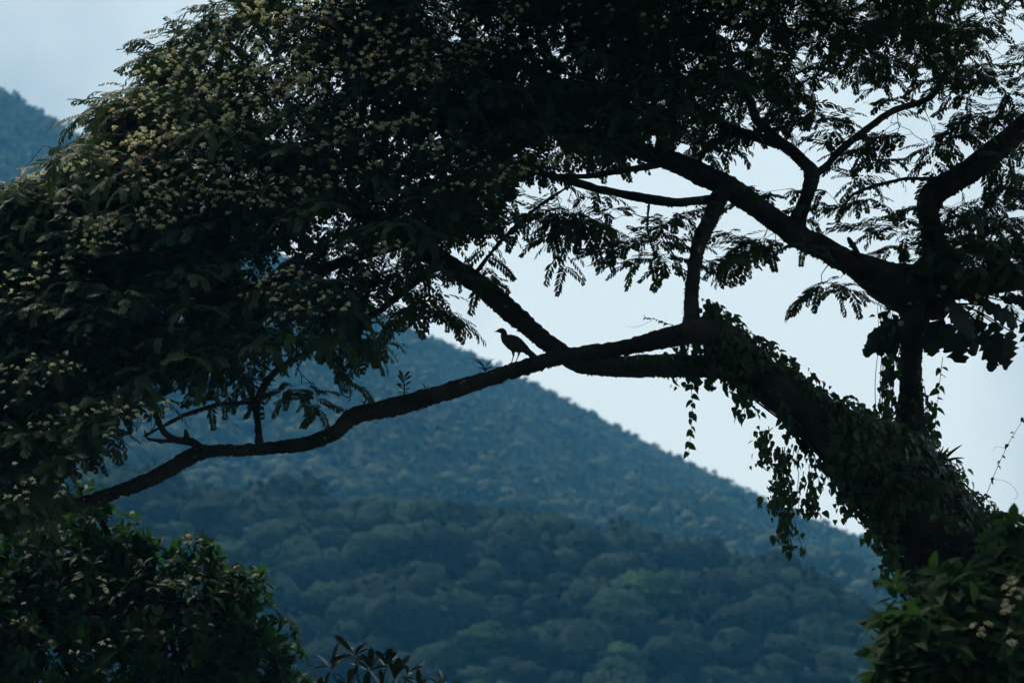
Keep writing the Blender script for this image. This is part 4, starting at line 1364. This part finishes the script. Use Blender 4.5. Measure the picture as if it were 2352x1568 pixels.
bd = Joined()
bd.add(*bird_loft([(505, 480, 16, 14), (545, 470, 36, 28), (600, 462, 60, 46), (655, 470, 70, 52), (690, 520, 74, 54), (694, 585, 86, 64), (735, 645, 128, 92), (800, 690, 158, 122),
                   (880, 738, 184, 138), (960, 782, 190, 140), (1040, 822, 172, 128), (1115, 858, 140, 104), (1180, 892, 108, 76), (1240, 945, 86, 52), (1290, 1005, 76, 40)]))
for off, leg in ((-0.02, [(900, 900, 52), (912, 985, 40), (917, 1045, 24), (908, 1100, 14), (888, 1170, 13), (868, 1232, 14)]),
                 (0.025, [(1050, 890, 56), (1052, 965, 38), (1042, 1035, 25), (1022, 1090, 15), (998, 1150, 13), (974, 1208, 14)])):
    a = np.array(leg, float)
    q = catmull(np.column_stack([Z(a[:, 0], a[:, 1], off), a[:, 2] * ZM]), 0.006)
    bd.add(*tube(q, 10))
    fx, fy = leg[-1][0], leg[-1][1]
    for (dx, dy, do) in ((-75, 32, -0.010), (-80, 30, 0.004), (-62, 30, 0.02), (52, -8, 0.004)):
        q = catmull(np.column_stack([Z([fx, fx + dx * 0.55, fx + dx], [fy - 2, fy + dy * 0.45, fy + dy], [off, off + do * 0.6, off + do]), [0.0042, 0.0036, 0.002]]), 0.005)
        bd.add(*tube(q, 7))
raw = bpy.data.objects.new("body_form", bd.mesh("body_form"))
COL.objects.link(raw)
rm = raw.modifiers.new("remesh", 'REMESH')
rm.mode = 'VOXEL'
rm.voxel_size = 0.0026
sm = raw.modifiers.new("smooth", 'SMOOTH')
sm.iterations = 3
dg = bpy.context.evaluated_depsgraph_get()
body_me = bpy.data.meshes.new_from_object(raw.evaluated_get(dg))
body_me.name = "body"
bpy.data.objects.remove(raw)
body_me.polygons.foreach_set("use_smooth", np.ones(len(body_me.polygons), bool))
bird = empty("bird", on_top('B', 1182), "dark long tailed pheasant like bird standing on the branch facing left", "bird")
link("body", body_me, M_FEATHER, bird)
V, fs = bird_loft([(458, 494, 3, 3), (475, 486, 8, 7), (495, 480, 14, 11), (520, 476, 22, 17)], 10)
link("beak", make_mesh("beak", V, fs, True), M_EYE, bird)
for k in range(6):
    o = (k - 2.5)
    x1, y1 = 1440 + 26 * k, 1268 - 14 * k + 6 * abs(o)
    V, fs = bird_loft([(1180 + 6 * k, 910 - 8 * k, 20, 9), (1260 + 12 * k, 1000 - 10 * k, 30, 7), (1350 + 18 * k, 1120 - 12 * k, 34, 6), (x1 - 20, y1 - 30, 30, 5), (x1, y1, 8, 4)], 8)
    V = V + FWD * (0.004 * abs(o))
    link("tail_feather", make_mesh("tail_feather", V, fs, True), M_FEATHER, bird)
for s in (-1, 1):
    V, fs = bird_loft([(800, 640, 40, 8), (880, 690, 90, 14), (980, 760, 98, 15), (1080, 830, 74, 12), (1170, 890, 40, 8), (1215, 930, 8, 4)], 14)
    V = V + FWD * (0.040 * s)
    link("wing", make_mesh("wing", V, fs, True), M_FEATHER, bird)
    c = Z(600, 452) + FWD * 0.0148 * s
    V, fs = tube(np.column_stack([np.stack([c - FWD * 0.002, c + FWD * 0.002]), [0.004, 0.004]]), 10)
    link("eye", make_mesh("eye", V, fs, True), M_EYE, bird)

# ------------------------------------------------------------------ the air
b0, b1 = np.array([-1600.0, -900.0, -1.6 - 2.5]), np.array([1600.0, 1800.0, 420.0])
hz = np.array([[x, y, z] for x in (b0[0], b1[0]) for y in (b0[1], b1[1]) for z in (b0[2], b1[2])])
hf = np.array([[0, 1, 3, 2], [4, 6, 7, 5], [0, 4, 5, 1], [2, 3, 7, 6], [0, 2, 6, 4], [1, 5, 7, 3]])
hm = bpy.data.materials.new("air")
hm.use_nodes = True
t = hm.node_tree
for n in list(t.nodes):
    t.nodes.remove(n)
o_ = t.nodes.new("ShaderNodeOutputMaterial")
pv = t.nodes.new("ShaderNodeVolumePrincipled")
pv.inputs["Density"].default_value = HAZE_DENSITY
pv.inputs["Color"].default_value = (*HAZE_COLOR, 1)
pv.inputs["Absorption Color"].default_value = (1, 1, 1, 1)
pv.inputs["Anisotropy"].default_value = 0.2
t.links.new(pv.outputs[0], o_.inputs["Volume"])
link("haze", make_mesh("haze", hz, [hf]), hm, kind="stuff", label="pale blue haze filling the valley air", cat="haze")
